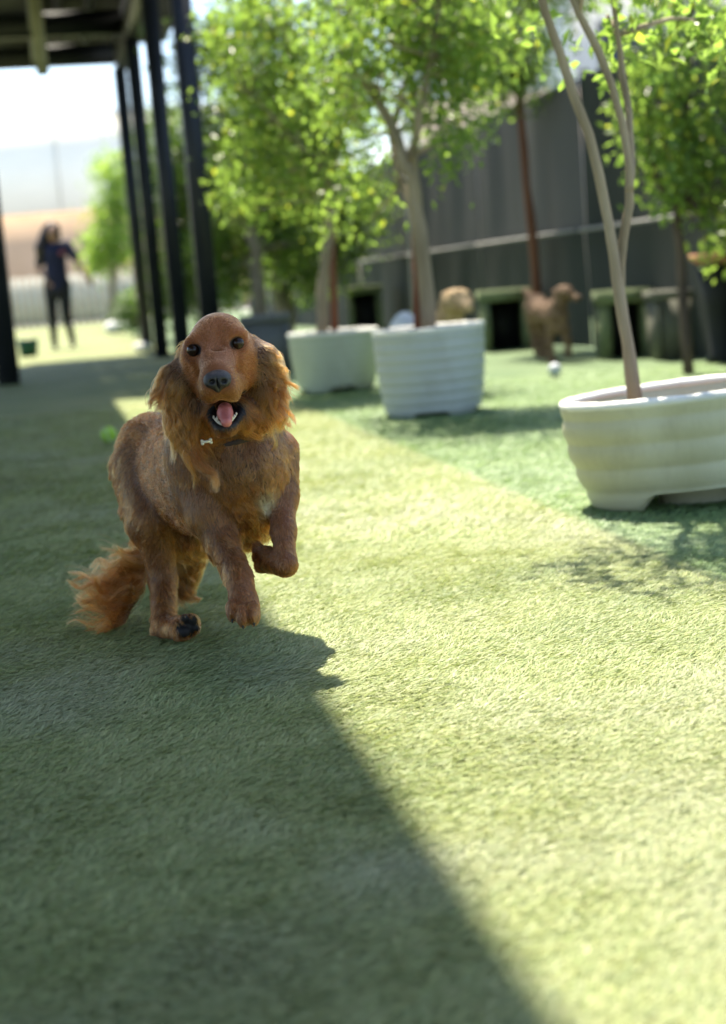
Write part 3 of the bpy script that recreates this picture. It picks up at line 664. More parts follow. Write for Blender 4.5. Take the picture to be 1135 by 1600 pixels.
def sculpt(prims, h, smooth=2):
    lo = np.min([pbox(p)[0] for p in prims if p[7] > 0], 0) - 4 * h - 0.01; hi = np.max([pbox(p)[1] for p in prims if p[7] > 0], 0) + 4 * h + 0.01
    n = np.ceil((hi - lo) / h).astype(int) + 1; D = np.full(n, 0.05, np.float32)
    ax = [lo[i] + h * np.arange(n[i]) for i in range(3)]
    for p in prims:
        a, b = pbox(p); mg = p[5] + 3 * h + 0.012
        i0 = np.clip(((a - mg - lo) / h).astype(int), 0, n - 1); i1 = np.clip(((b + mg - lo) / h).astype(int) + 2, 0, n)
        sl = tuple(slice(i0[i], i1[i]) for i in range(3))
        Q = np.stack(np.meshgrid(*[ax[i][sl[i]] for i in range(3)], indexing='ij'), -1)
        d = pdist(p, Q).astype(np.float32); o = D[sl]; k = max(p[5], 1e-5)
        if p[7] > 0: hh = np.maximum(k - np.abs(o - d), 0) / k; D[sl] = np.minimum(o, d) - hh * hh * k * 0.25
        else: d = -d; hh = np.maximum(k - np.abs(o - d), 0) / k; D[sl] = np.maximum(o, d) + hh * hh * k * 0.25
    ins = D < 0
    cnt = sum(ins[i:n[0] - 1 + i, j:n[1] - 1 + j, k:n[2] - 1 + k].astype(np.int8) for i in (0, 1) for j in (0, 1) for k in (0, 1))
    act = np.argwhere((cnt > 0) & (cnt < 8)); cd = {}
    for i in (0, 1):
        for j in (0, 1):
            for k in (0, 1): cd[(i, j, k)] = D[act[:, 0] + i, act[:, 1] + j, act[:, 2] + k]
    S = np.zeros((len(act), 3)); c = np.zeros(len(act))
    for u in cd:
        for x in range(3):
            if u[x] == 0:
                v = tuple(1 if q == x else u[q] for q in range(3)); d0, d1 = cd[u], cd[v]; m = (d0 < 0) != (d1 < 0)
                t = np.where(m, d0 / np.where(m, d0 - d1, 1), 0); P = np.tile(np.array(u, float), (len(act), 1)); P[:, x] += t
                S[m] += P[m]; c += m
    V = lo + h * (act + S / c[:, None]); vid = np.full(n - 1, -1, np.int32); vid[tuple(act.T)] = np.arange(len(act))
    Fs = []
    for x in range(3):
        y, z = (x + 1) % 3, (x + 2) % 3
        s0 = [slice(None)] * 3; s1 = [slice(None)] * 3; s0[x] = slice(0, -1); s1[x] = slice(1, None)
        e = np.argwhere(ins[tuple(s0)] != ins[tuple(s1)]); e = e[(e[:, y] > 0) & (e[:, z] > 0) & (e[:, y] < n[y] - 1) & (e[:, z] < n[z] - 1)]
        def cell(dy, dz):
            q = e.copy(); q[:, y] -= dy; q[:, z] -= dz; return vid[tuple(q.T)]
        F = np.stack([cell(1, 1), cell(0, 1), cell(0, 0), cell(1, 0)], 1)
        fl = ~ins[tuple(e.T)]; F[fl] = F[fl][:, ::-1]; Fs.append(F)
    F = np.concatenate(Fs)
    for _ in range(smooth):
        A = np.zeros_like(V); k = np.zeros(len(V))
        for i in range(4):
            for j in (1, 3): np.add.at(A, F[:, i], V[F[:, (i + j) % 4]]); np.add.at(k, F[:, i], 1)
        V = V * 0.4 + 0.6 * A / k[:, None]
    return V, F
def vnormals(V, F):
    fn = np.cross(V[F[:, 2]] - V[F[:, 0]], V[F[:, 3]] - V[F[:, 1]]); N = np.zeros_like(V)
    for i in range(4): np.add.at(N, F[:, i], fn)
    return N / (np.linalg.norm(N, axis=1)[:, None] + 1e-12), np.linalg.norm(fn, axis=1) / 2
def set_col(o, C):
    a = o.data.color_attributes.new('col', 'FLOAT_COLOR', 'POINT'); q = np.ones((len(C), 4), np.float32); q[:, :3] = C; a.data.foreach_set('color', q.ravel())

# ------------------------------------------------------------------ the running spaniel
RED = np.array([0.20, 0.075, 0.025])
def reg(length, flow, lift=0.25, wave=0.0, clump=0.35, tint=(1, 1, 1), dens=1.0, droop=0.0, rad=1.0): return dict(L=length, flow=nrm(flow), lift=lift, wave=wave, clump=clump, tint=np.array(tint, float), dens=dens, droop=droop, rad=rad)
DN = np.array([0, 0, -1.0])
RG = {
 'skull': reg(.0042, (0, 1, .35), .14, clump=.15, dens=2.2, rad=.75, tint=(1.18, 1.08, 1.0)),
 'brow': reg(.0034, (0, .7, 1), .18, clump=.15, dens=2.4, rad=.7, tint=(1.18, 1.08, 1.0)),
 'stop': reg(.0026, (0, .6, 1), .12, clump=.1, tint=(1.0, .95, .95), dens=2.6, rad=.65),
 'cheek': reg(.0055, (0, 1, -.5), .15, clump=.25, dens=2.0, rad=.75, tint=(1.18, 1.08, 1.0)),
 'muzzle': reg(.0026, (0, .9, .25), .12, clump=.1, tint=(1.0, .96, .95), dens=2.6, rad=.65),
 'flew': reg(.0045, (0, .6, -.8), .14, clump=.25, tint=(.95, .95, .95), dens=2.2, rad=.7),
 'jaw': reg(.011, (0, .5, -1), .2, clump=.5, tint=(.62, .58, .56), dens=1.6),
 'beard': reg(.034, (.5, .2, -.9), .22, wave=.12, clump=.75, tint=(1.1, 1.1, 1.05), dens=1.3, droop=.3),
 'earL': reg(.070, (-.06, .0, -1), .10, wave=.13, clump=.86, tint=(.95, .97, 1.0), dens=1.45, droop=.6),
 'earR': reg(.060, (.14, .0, -1), .11, wave=.13, clump=.86, tint=(1.0, 1.02, 1.05), dens=1.45, droop=.6),
 'neck': reg(.015, (0, .1, -1), .09, wave=.10, clump=.7, dens=1.2, droop=.3),
 'chest': reg(.020, (.14, .1, -1), .08, wave=.10, clump=.7, dens=1.4, droop=.2),
 'shoulder': reg(.015, (-.1, .3, -1), .065, wave=.05, clump=.7, dens=1.8),
 'back': reg(.019, (-.45, .8, -.1), .08, wave=.12, clump=.75, dens=1.9),
 'flank': reg(.020, (-.35, .7, -.6), .08, wave=.10, clump=.75, dens=1.9, tint=(.95, .95, .97)),
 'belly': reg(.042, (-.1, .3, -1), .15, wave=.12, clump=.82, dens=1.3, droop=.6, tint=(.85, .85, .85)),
 'fore': reg(.016, (.12, .15, -1), .15, wave=.08, clump=.7, dens=1.5),
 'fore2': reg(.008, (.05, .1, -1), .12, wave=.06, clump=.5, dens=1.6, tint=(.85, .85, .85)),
 'paw': reg(.0075, (.12, -.35, -1), .14, wave=.05, clump=.7, dens=1.8, tint=(1.0, 1.02, 1.08)),
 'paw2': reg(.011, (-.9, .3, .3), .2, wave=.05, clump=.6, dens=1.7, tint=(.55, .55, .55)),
 'thigh': reg(.017, (-.1, .5, -1), .07, wave=.06, clump=.7, dens=1.6),
 'hind': reg(.015, (-.05, .3, -1), .15, wave=.08, clump=.75, dens=1.4),
 'hind2': reg(.028, (.25, .2, -1), .3, wave=.12, clump=.7, dens=1.3, tint=(1.1, 1.12, 1.15), droop=.2),
 'hpaw': reg(.010, (.3, -.3, -.6), .2, clump=.5, dens=1.6),
 'tailtop': reg(.020, (-.5, .1, -1), .14, wave=.1, clump=.6, dens=1.0),
 'tail': reg(.092, (-1.0, -.02, .17), .10, wave=.13, clump=.95, dens=1.5, tint=(.86, .80, .74), droop=.45, rad=.9),
}
HY = 2.27                                                     # depth of the head
def hd(px, py, f): return at(px, py, HY - f)                  # f metres towards the camera
eR_, eL_ = hd(302, 547, .040), hd(372, 536, .040)             # eyes, left and right in the picture
hx = nrm(eL_ - eR_); hz = nrm(np.array([0, 0, 1]) - hx * hx[2]); hy = np.cross(hz, hx)   # head axes (hy points away from the camera)
HA = (hx, hy, hz)
dp = [
 ell(hd(344, 549, -.035), (.0480, .078, .0580), HA, .018, 'skull'),
 ell(hd(344, 525, .006), (.0375, .046, .033), HA, .018, 'skull'),
 ell(hd(309, 531, .030), (.018, .016, .0095), HA, .016, 'brow'),
 ell(hd(367, 522, .030), (.018, .016, .0095), HA, .016, 'brow'),
 ell(hd(303, 570, -.002), (.0190, .046, .036), HA, .020, 'cheek'),
 ell(hd(383, 564, -.002), (.0190, .046, .036), HA, .020, 'cheek'),
 cone(hd(340, 556, .018), hd(340, 585, .088), .031, .0240, .012, 'muzzle'),
 cone(hd(339, 540, .022), hd(339, 562, .060), .019, .020, .016, 'stop'),
 ell(hd(328, 604, .070), (.0190, .040, .0265), HA, .008, 'flew'),
 ell(hd(362, 602, .070), (.0190, .040, .0260), HA, .008, 'flew'),
 ell(hd(343, 607, .090), (.016, .020, .0150), HA, .010, 'flew'),
 ell(hd(314, 606, .022), (.013, .034, .018), HA, .010, 'flew'),
 ell(hd(377, 600, .026), (.014, .034, .018), HA, .010, 'flew'),
 # lower jaw, dropped open
 cone(hd(350, 640, -.02), hd(351, 666, .045), .027, .0150, .010, 'jaw'),
 cone(hd(338, 648, -.005), hd(346, 667, .045), .016, .0115, .010, 'jaw'),
 cone(hd(368, 642, -.005), hd(359, 665, .045), .018, .0115, .010, 'jaw'),
 ell(hd(385, 652, -.02), (.024, .030, .026), HA, .02, 'beard'),
 ell(hd(322, 648, -.045), (.026, .035, .035), HA, .02, 'neck'),
 cut(ell(hd(350, 642, .050), (.0285, .056, .0165), HA, .006, 'mouth')),
 cut(ell(hd(352, 650, .040), (.0165, .036, .0135), HA, .006, 'mouth')),
 cut(ell(hd(380, 625, .040), (.017, .034, .0085), (nrm(hx * .9 + hz * .45), hy, nrm(hz * .9 - hx * .45)), .006, 'mouth')),
 cut(cone(hd(346, 533, .052), hd(358, 549, .058), .0012, .0010, .004, 'crease')), cut(cone(hd(364, 549, .054), hd(371, 572, .058), .0012, .0012, .004, 'crease')), cut(cone(hd(318, 556, .060), hd(354, 553, .064), .0010, .0010, .004, 'crease')),
 cut(ell(hd(290, 594, .060), (.014, .042, .030), HA, .022, 'plane')), cut(ell(hd(396, 588, .060), (.014, .042, .030), HA, .022, 'plane')),
 cut(cone(hd(343, 500, .045), hd(339, 545, .066), .006, .005, .016, 'furrow')),
 # eye sockets
 cut(ell(hd(302, 547, .052), (.0104, .015, .0080), (nrm(hx - hz * .15), hy, nrm(hz + hx * .15)), .004, 'socket')),
 cut(ell(hd(372, 536, .052), (.0104, .015, .0080), (nrm(hx + hz * .15), hy, nrm(hz - hx * .15)), .004, 'socket')),
 # ears
 cone(hd(296, 554, -.030), hd(281, 596, -.012), .017, .021, .012, 'earL'),
 ell(hd(278, 626, -.010), (.024, .013, .056), (nrm(hx + hz * .12), hy, nrm(hz - hx * .12)), .016, 'earL'),
 cone(hd(393, 542, -.030), hd(414, 558, -.018), .017, .020, .012, 'earR'),
 ell(hd(420, 594, -.012), (.022, .013, .050), (nrm(hx - hz * .02), hy, nrm(hz + hx * .02)), .016, 'earR'),
 ell(hd(402, 612, -.045), (.022, .03, .040), HA, .02, 'neck'),
 # neck, chest, trunk
 cone(at(345, 585, 2.345), at(362, 705, 2.395), .060, .084, .03, 'neck'),
 cone(at(320, 610, 2.34), at(325, 700, 2.41), .040, .070, .03, 'neck'),
 ell(at(387, 728, 2.38), (.069, .085, .080), None, .02, 'chest'),
 ell(at(396, 772, 2.39), (.052, .070, .050), None, .016, 'chest'),
 cone(at(365, 742, 2.44), at(258, 722, 2.66), .100, .074, .03, 'back'),
 cone(at(350, 770, 2.45), at(270, 765, 2.62), .080, .066, .03, 'flank'),
 ell(at(385, 800, 2.44), (.050, .090, .034), (V2, U2, (0, 0, 1)), .02, 'belly'),
 # shoulders and forelegs
 cone(at(315, 715, 2.41), at(330, 800, 2.37), .054, .040, .014, 'shoulder'),
 cone(at(434, 705, 2.41), at(440, 775, 2.38), .035, .027, .014, 'shoulder'),
 cone(at(333, 800, 2.37), at(347, 845, 2.345), .034, .0245, .022, 'fore'),
 cone(at(347, 845, 2.345), at(375, 905, 2.275), .0225, .0185, .02, 'fore'),
 cone(at(374, 905, 2.275), at(382, 945, 2.245), .0190, .0235, .012, 'paw'),
 ell(at(364, 953, 2.232), (.0105, .024, .0175), None, .004, 'paw'),
 ell(at(380, 961, 2.218), (.0108, .026, .0180), None, .003, 'paw'),
 ell(at(396, 958, 2.222), (.0105, .025, .0180), None, .003, 'paw'),
 cone(at(440, 775, 2.38), at(444, 830, 2.33), .0235, .0175, .016, 'fore2'),
 cone(at(444, 830, 2.33), at(447, 880, 2.29), .0170, .0160, .015, 'fore2'),
 cone(at(446, 884, 2.29), at(424, 878, 2.325), .0170, .0185, .014, 'fore2'),
 ell(at(418, 871, 2.340), (.0175, .022, .0180), None, .012, 'paw2'), ell(at(404, 858, 2.338), (.0095, .012, .0110), None, .004, 'paw2'), ell(at(405, 873, 2.336), (.0095, .012, .0110), None, .004, 'paw2'), ell(at(410, 886, 2.335), (.0095, .012, .0100), None, .004, 'paw2'),
 # hindquarters
 ell(at(243, 712, 2.67), (.072, .082, .078), (V2, U2, (0, 0, 1)), .02, 'back'),
 cone(at(226, 732, 2.64), at(237, 815, 2.56), .060, .042, .010, 'thigh'),
 cone(at(240, 815, 2.555), at(256, 905, 2.555), .037, .0215, .02, 'hind'),
 cone(at(256, 905, 2.555), at(257, 975, 2.475), .0205, .0200, .014, 'hind'),
 cone(at(258, 982, 2.470), at(286, 981, 2.425), .0195, .0205, .012, 'hpaw'),
 ell(at(298, 975, 2.415), (.0155, .014, .0185), None, .010, 'hpaw'),
 ell(at(282, 986, 2.412), (.0150, .014, .0175), None, .010, 'hpaw'),
 ell(at(303, 968, 2.400), (.0075, .006, .0085), None, .003, 'hpaw'), ell(at(288, 966, 2.400), (.0075, .006, .0085), None, .003, 'hpaw'), ell(at(308, 981, 2.402), (.0065, .006, .0075), None, .003, 'hpaw'), ell(at(287, 988, 2.398), (.0125, .006, .0095), None, .003, 'hpaw'),
 cone(at(300, 760, 2.60), at(300, 830, 2.58), .055, .036, .025, 'hind2'),
 cone(at(300, 830, 2.58), at(293, 890, 2.66), .030, .021, .02, 'hind2'),
 cone(at(293, 890, 2.66), at(288, 918, 2.66), .020, .020, .015, 'hind2'),
 # tail
 cone(at(240, 775, 2.72), at(230, 850, 2.66), .020, .015, .01, 'tailtop'),
 cone(at(230, 850, 2.66), at(216, 915, 2.61), .014, .011, .008, 'tail'),
 cone(at(216, 915, 2.61), at(194, 966, 2.575), .011, .006, .008, 'tail'),
]
DV, DF = sculpt(dp, 0.0032, 2)
DN_, DA = vnormals(DV, DF)
regs = [p[6] for p in dp if p[7] > 0]; pos = [p for p in dp if p[7] > 0]; neg = [p for p in dp if p[7] < 0]
def weights(Q, tau=0.006):
    d = np.stack([pdist(p, Q) for p in pos], 1); d -= d.min(1)[:, None]; w = np.exp(-np.abs(d) / tau); return w / w.sum(1)[:, None]
def blend(w, key): return w @ np.array([RG[r][key] for r in regs])
def masks(Q, Nn):
    """bare and black skin: mouth, lips, eye rims, pads"""
    mo = np.min([pdist(p, Q) for p in neg if p[6] == 'mouth'], 0); so = np.min([pdist(p, Q) for p in neg if p[6] == 'socket'], 0)
    cav = np.clip((0.003 - mo) / 0.003, 0, 1); low = np.clip((hd(345, 632, 0)[2] - Q[:, 2]) / .006, 0, 1) * (np.abs((Q - hd(350, 640, 0)) @ hx) < .034); lip = np.clip((0.0060 + .0060 * low - mo) / 0.004, 0, 1); eye = np.clip((0.0034 - so) / 0.002, 0, 1)
    fwd = Nn @ nrm(_C - np.array([-.3, 2.4, .1]))
    pad = np.clip((0.025 + .005 * np.sin(Q[:, 0] * 900) * np.sin(Q[:, 2] * 700) - np.linalg.norm(Q - at(294, 978, 2.395), axis=1)) / .004, 0, 1) * (fwd > 0.35)
    pad2 = np.clip((0.017 - np.linalg.norm(Q - at(407, 861, 2.350), axis=1)) / .004, 0, 1)
    nose = np.clip((0.024 - np.linalg.norm(Q - hd(340, 592, .112), axis=1)) / .003, 0, 1)
    return cav, lip, eye, np.maximum(pad, pad2), nose
root_p = np.array([-.30, 2.44, 0.0])
dog = empty('cocker_spaniel', root_p, 'golden red cocker spaniel running towards the camera with mouth open', 'dog')
w_ = weights(DV); cav, lip, eye, pad, nose_ = masks(DV, DN_)
C = np.array([1.1, 1, .9]) * RED * np.clip(.95 - blend(w_, 'L') * 30, .30, .9)[:, None] * blend(w_, 'tint'); blk = np.maximum.reduce([lip, eye, pad, cav])[:, None]  # skin darkened under longer fur, painting shade into the gaps between locks
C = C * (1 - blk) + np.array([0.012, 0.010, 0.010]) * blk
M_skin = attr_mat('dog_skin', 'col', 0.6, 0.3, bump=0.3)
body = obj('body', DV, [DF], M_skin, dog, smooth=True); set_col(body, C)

# ---- fur: strands combed over the body
def fur(name, V, F, N, A, count, parent, mat_, seedcol):
    w = weights(V); dens = blend(w, 'dens') if True else 1
    cav, lip, eye, pad, nose = masks(V, N); bald = np.maximum.reduce([cav, lip * .92, eye, pad, nose])
    fd = A * dens[F].mean(1) * (1 - bald[F].mean(1)).clip(0, 1)
    fi = rng.choice(len(F), count, p=fd / fd.sum()); u = rng.random((count, 2)); f = F[fi]
    def bil(Z): return (Z[f[:, 0]] * ((1 - u[:, :1]) * (1 - u[:, 1:])) + Z[f[:, 1]] * (u[:, :1] * (1 - u[:, 1:])) + Z[f[:, 2]] * (u[:, :1] * u[:, 1:]) + Z[f[:, 3]] * ((1 - u[:, :1]) * u[:, 1:]))
    P = bil(V); Nn = bil(N); Nn /= np.linalg.norm(Nn, axis=1)[:, None]
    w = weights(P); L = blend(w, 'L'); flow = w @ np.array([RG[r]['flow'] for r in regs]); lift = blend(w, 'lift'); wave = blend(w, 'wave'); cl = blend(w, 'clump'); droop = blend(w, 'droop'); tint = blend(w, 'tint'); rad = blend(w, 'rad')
    ri = w.argmax(1); rn = np.array(regs)[ri]
    ear = np.char.startswith(rn.astype(str), 'ear')
    zt = np.clip((hd(300, 545, 0)[2] - P[:, 2]) / .13, 0, 1)
    L = np.where(ear, L * (0.45 + 0.85 * zt), L)
    und = np.clip(-Nn[:, 2] - .25, 0, 1); bk = np.clip(Nn @ nrm((-.62, .78, 0)) - .12, 0, 1)
    trunk = np.isin(rn, ['back', 'flank', 'belly', 'chest']); legs = np.isin(rn, ['fore', 'hind', 'fore2', 'thigh'])
    L = L * (1 + trunk * und * 1.0 + legs * bk * 3.0)
    out = np.clip(np.abs(P[:, 0] - hd(343, 545, 0)[0]) - .02, 0, 1)
    # face hair parts away from the middle line
    face = np.isin(rn, ['muzzle', 'stop', 'brow', 'skull', 'cheek', 'flew'])
    mx = (P - hd(341, 570, 0)) @ hx
    flow = flow + face[:, None] * hx * (mx / .05)[:, None] * 0.9
    L = L * rng.uniform(0.7, 1.25, count)
    # small-scale whorls in the lie of the coat
    ph = np.stack([np.sin(P[:, 0] * 60 + P[:, 2] * 45 + 1), np.sin(P[:, 1] * 55 - P[:, 2] * 50 + 2), np.sin(P[:, 0] * 52 + P[:, 1] * 48)], 1) * .22 + np.stack([np.sin(P[:, 2] * 150 + P[:, 0] * 90), np.sin(P[:, 0] * 160), np.sin(P[:, 1] * 140 + P[:, 2] * 80)], 1) * .12
    flow = flow + ph * np.where(face, .3, 1)[:, None]
    tuft = ear * np.exp(-((P[:, 2] - hd(343, 566, 0)[2]) / .022) ** 2); flow = flow + tuft[:, None] * np.sign(mx)[:, None] * hx * .4; tint = tint * (1 + tuft[:, None] * np.array([.35, .55, .8]))
    T = flow - Nn * (flow * Nn).sum(1)[:, None]; T /= np.linalg.norm(T, axis=1)[:, None] + 1e-9
    D0 = T + Nn * (lift * rng.uniform(.6, 1.5, count))[:, None] + rng.normal(0, 1, (count, 3)) * np.where(L > .02, .12, .07)[:, None]; D0 /= np.linalg.norm(D0, axis=1)[:, None]
    fl = flow / (np.linalg.norm(flow, axis=1)[:, None] + 1e-9)
    K = 7; S = np.zeros((count, K, 3)); S[:, 0] = P; d = D0
    e1 = np.cross(D0, Nn); e1 /= np.linalg.norm(e1, axis=1)[:, None] + 1e-9
    for k in range(1, K):
        t = k / (K - 1); d = d + droop[:, None] * .35 * fl - Nn * .05; d = d / np.linalg.norm(d, axis=1)[:, None]; S[:, k] = S[:, k - 1] + d * (L / (K - 1))[:, None]
    # clumps: hairs lean to a guide hair near them
    ng = max(50, count // 18); pg = 1 / (L + .008); gi = rng.choice(count, ng, replace=False, p=pg / pg.sum())
    from mathutils.kdtree import KDTree
    kd = KDTree(ng)
    for i, g in enumerate(gi): kd.insert(P[g], i)
    kd.balance(); near = np.array([kd.find(q)[1] for q in P]); gg = gi[near]
    phase = rng.uniform(0, 6.28, ng)[near]; freq = rng.uniform(.8, 1.4, ng)[near]
    stray = np.where(rng.random(count) < .22, rng.uniform(.05, .5, count), rng.uniform(.8, 1.0, count))
    n2 = max(30, count // 130); g2 = rng.choice(count, n2, replace=False, p=pg / pg.sum()); kd2 = KDTree(n2)
    for i, g in enumerate(g2): kd2.insert(P[g], i)
    kd2.balance(); near2 = np.array([kd2.find(q)[1] for q in P]); gg2 = g2[near2]
    lock = np.zeros(count); S0 = S
    for names, num, stg in ((('tail',), 75, .97), (('earL',), 80, .86), (('earR',), 75, .86), (('beard', 'belly'), 70, .8), (('fore', 'hind', 'thigh', 'fore2', 'hind2'), 130, .85)):
        ii = np.flatnonzero(np.isin(rn, names) & (L > (.022 if names[0] == 'fore' else 0)))
        if len(ii) < num: continue
        gs = rng.choice(ii, num, replace=False); kd3 = KDTree(num)
        for i, g in enumerate(gs): kd3.insert(P[g], i)
        kd3.balance(); nn3 = np.array([kd3.find(P[q])[1] for q in ii]); gg2[ii] = gs[nn3]; lock[ii] = stg
        lf = rng.uniform(.62, 1.2, num); phase[ii] = rng.uniform(0, 6.28, num)[nn3]; freq[ii] = rng.uniform(.8, 1.5, num)[nn3]
        S[ii, 1:] = S[ii, :1] + (S[ii, 1:] - S[ii, :1]) * lf[nn3][:, None, None]
    for k in range(1, K):
        t = k / (K - 1); c = (cl * stray * t ** 1.1 * np.where(L[gg] > L * .4, 1, 0))[:, None]
        q = S[gg, k] + (S[:, 0] - S[gg, 0]) * .22; c = np.where(lock[:, None] > 0, 0, c)
        S[:, k] = S[:, k] * (1 - c) + q * c
        c2 = np.where(lock[:, None] > 0, (lock * stray * min(1, 1.5 * t))[:, None], 1) * 1.0; c2b = (.75 * cl * stray * t * np.clip(L / .010, 0, 1) * np.where(L[gg2] > L * .4, 1, 0))[:, None]; c2 = np.where(lock[:, None] > 0, c2, c2b); q2 = S0[gg2, k] + (S[:, 0] - S[gg2, 0]) * np.where(lock > 0, .16, .35)[:, None]; S[:, k] = S[:, k] * (1 - c2) + q2 * c2
        wv = (wave * L * t * np.sin(phase + freq * t * 7.5))[:, None]; wv2 = (wave * .6 * L * t * np.cos(phase * 1.7 + freq * t * 6.0))[:, None]
        S[:, k] += e1 * wv + Nn * wv2
    S[:, :, 2] = np.maximum(S[:, :, 2], 0.008)
    cur = bpy.data.hair_curves.new(name); cur.add_curves([K] * count)
    cur.attributes['position'].data.foreach_set('vector', (S - wloc(parent)).astype(np.float32).ravel()) if 'position' in cur.attributes else None
    r = (0.00030 * rad * np.where(L > .008, 1.45, 1.0) * rng.uniform(.7, 1.3, count))[:, None] * np.array([1, 1, .95, .85, .7, .5, .2])[None] 
    ra = cur.attributes.get('radius') or cur.attributes.new('radius', 'FLOAT', 'POINT'); ra.data.foreach_set('value', r.astype(np.float32).ravel())
    # tint of each strand, pale tips on the long feathering, a white blaze on the chest
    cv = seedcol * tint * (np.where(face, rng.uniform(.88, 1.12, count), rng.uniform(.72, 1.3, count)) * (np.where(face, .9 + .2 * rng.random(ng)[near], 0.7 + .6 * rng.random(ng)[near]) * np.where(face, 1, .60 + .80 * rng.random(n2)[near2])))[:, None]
    br = np.clip((L - .02) / .05, 0, 1)[:, None] * .38; cv = cv * (1 - br) + cv * np.array([1.35, 1.6, 1.9]) * br
    wh = np.exp(-(np.linalg.norm((P - at(418, 782, 2.32)) * np.array([1, .5, .8]), axis=1) / .014) ** 2)
    cv = cv * (1 - wh[:, None]) + np.array([.78, .60, .40]) * wh[:, None]
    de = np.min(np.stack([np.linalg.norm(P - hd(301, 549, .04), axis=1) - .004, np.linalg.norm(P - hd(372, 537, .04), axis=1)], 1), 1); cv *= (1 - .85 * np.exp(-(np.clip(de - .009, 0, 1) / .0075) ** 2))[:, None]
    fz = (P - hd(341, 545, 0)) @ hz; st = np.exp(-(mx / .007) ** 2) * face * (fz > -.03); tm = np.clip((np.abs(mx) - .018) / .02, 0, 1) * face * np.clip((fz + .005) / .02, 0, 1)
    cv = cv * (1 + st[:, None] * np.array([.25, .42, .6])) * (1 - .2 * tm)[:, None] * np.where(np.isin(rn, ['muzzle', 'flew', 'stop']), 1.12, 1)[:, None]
    c4 = np.ones((count, K, 4), np.float32); tip = np.linspace(.8, 1.2, K)[None, :, None]; c4[:, :, :3] = np.clip(cv[:, None] * tip, 0, .95)
    ca = cur.attributes.new('tint', 'FLOAT_COLOR', 'POINT'); ca.data.foreach_set('color', c4.ravel())
    cur.materials.append(mat_); o = bpy.data.objects.new(name, cur); return link(o, parent)
def hair_mat():
    m = bpy.data.materials.new('spaniel_coat'); m.use_nodes = True; n = m.node_tree.nodes; l = m.node_tree.links; n.remove(n['Principled BSDF'])
    h = n.new('ShaderNodeBsdfHairPrincipled'); h.parametrization = 'COLOR'
    a = n.new('ShaderNodeAttribute'); a.attribute_name = 'tint'; l.new(a.outputs['Color'], h.inputs['Color'])
    h.inputs['Roughness'].default_value = .33; h.inputs['Radial Roughness'].default_value = .45; h.inputs['Random Roughness'].default_value = .2; h.inputs['IOR'].default_value = 1.42
    l.new(h.outputs[0], n['Material Output'].inputs[0]); return m
fur('fur', DV, DF, DN_, DA, 270000, dog, hair_mat(), np.array([0.285, 0.086, 0.0195]))

# ---- eyes, nose, tongue, teeth, collar
def uvsphere(c, r, axes=None, n=20):
    V = []; A = np.eye(3) if axes is None else np.array(axes)
    for i in range(n + 1):
        for j in range(2 * n):
            t = math.pi * i / n; a = math.pi * j / n; v = np.array([math.sin(t) * math.cos(a), math.cos(t), math.sin(t) * math.sin(a)]) * r; V.append(np.asarray(c) + v @ A)
    m2 = 2 * n; F = [(i * m2 + j, (i + 1) * m2 + j, (i + 1) * m2 + (j + 1) % m2, i * m2 + (j + 1) % m2) for i in range(n) for j in range(m2)]
    return np.array(V), np.array(F)
M_eye = mat('dark_brown_eye', (0.018, 0.008, 0.004), None, 0.2, spec=0.3)
M_nose = mat('black_nose', (0.012, 0.011, 0.012), (0.022, 0.020, 0.021), 0.36, 80, 0.35, 900, spec=0.5)
M_tongue = mat('pink_tongue', (0.42, 0.11, 0.10), (0.52, 0.16, 0.14), 0.35, 60, 0.2, 500, spec=0.5)
M_tooth = mat('ivory_tooth', (0.62, 0.56, 0.43), (0.70, 0.64, 0.52), 0.3, 50, spec=0.5)
M_collar = mat('dark_collar', (0.03, 0.02, 0.018), (0.05, 0.03, 0.025), 0.6, 60)
M_tag = mat('pale_metal_tag', (0.72, 0.68, 0.6), None, 0.3, metal=0.6)
for (c_, lab) in ((hd(302.5, 547, .0380), None), (hd(371.5, 536, .0380), None)):
    V, F = uvsphere(c_, np.array([.0100, .0100, .0100])); obj('eye', V, [F], M_eye, dog, smooth=True)
npz = [ell(hd(340, 591, .110), (.0195, .015, .0125), HA, .006), ell(hd(330, 596, .113), (.0100, .012, .0095), HA, .006), ell(hd(350, 595, .113), (.0100, .012, .0095), HA, .006), ell(hd(340, 604, .108), (.006, .011, .009), HA, .008),
       cut(ell(hd(331, 597, .127), (.0048, .009, .0036), HA, .003)), cut(ell(hd(350, 596, .127), (.0048, .009, .0036), HA, .003)), cut(ell(hd(340.5, 603, .126), (.0011, .010, .011), HA, .002))]
V, F = sculpt(npz, 0.0011, 2); obj('nose', V, [F], M_nose, dog, smooth=True)
tg = [cone(hd(352, 640, .010), hd(352, 646, .050), .0115, .0105, .008), cone(hd(352, 645, .050), hd(354, 659, .072), .0105, .0085, .008), cut(cone(hd(352, 628, .060), hd(352.5, 656, .084), .0024, .0016, .004))]
V, F = sculpt(tg, 0.0014, 2); obj('tongue', V, [F], M_tongue, dog, smooth=True)
m = MB(); ridge = []
for i, t_ in enumerate(np.linspace(-1, 1, 25)):
    px = 352 + 17.5 * t_; py = 663.5 - 13 * abs(t_) ** 2.2 - 3 * t_; f_ = .060 - .026 * t_ * t_
    b0 = hd(px, py, f_); ridge.append(b0)
    if i % 2 == 0:
        hg = (.0095 if i in (4, 20) else .0042) * rng.uniform(.8, 1.15)
        m.tube([b0, b0 + np.array([0, 0, hg * .55]), b0 + np.array([0, -.0008, hg])], [.0019, .0017, .0005], 6)
m.tube(ridge, .0012, 6)
m.build('lower_teeth', M_tooth, dog, smooth=True)
m = MB()
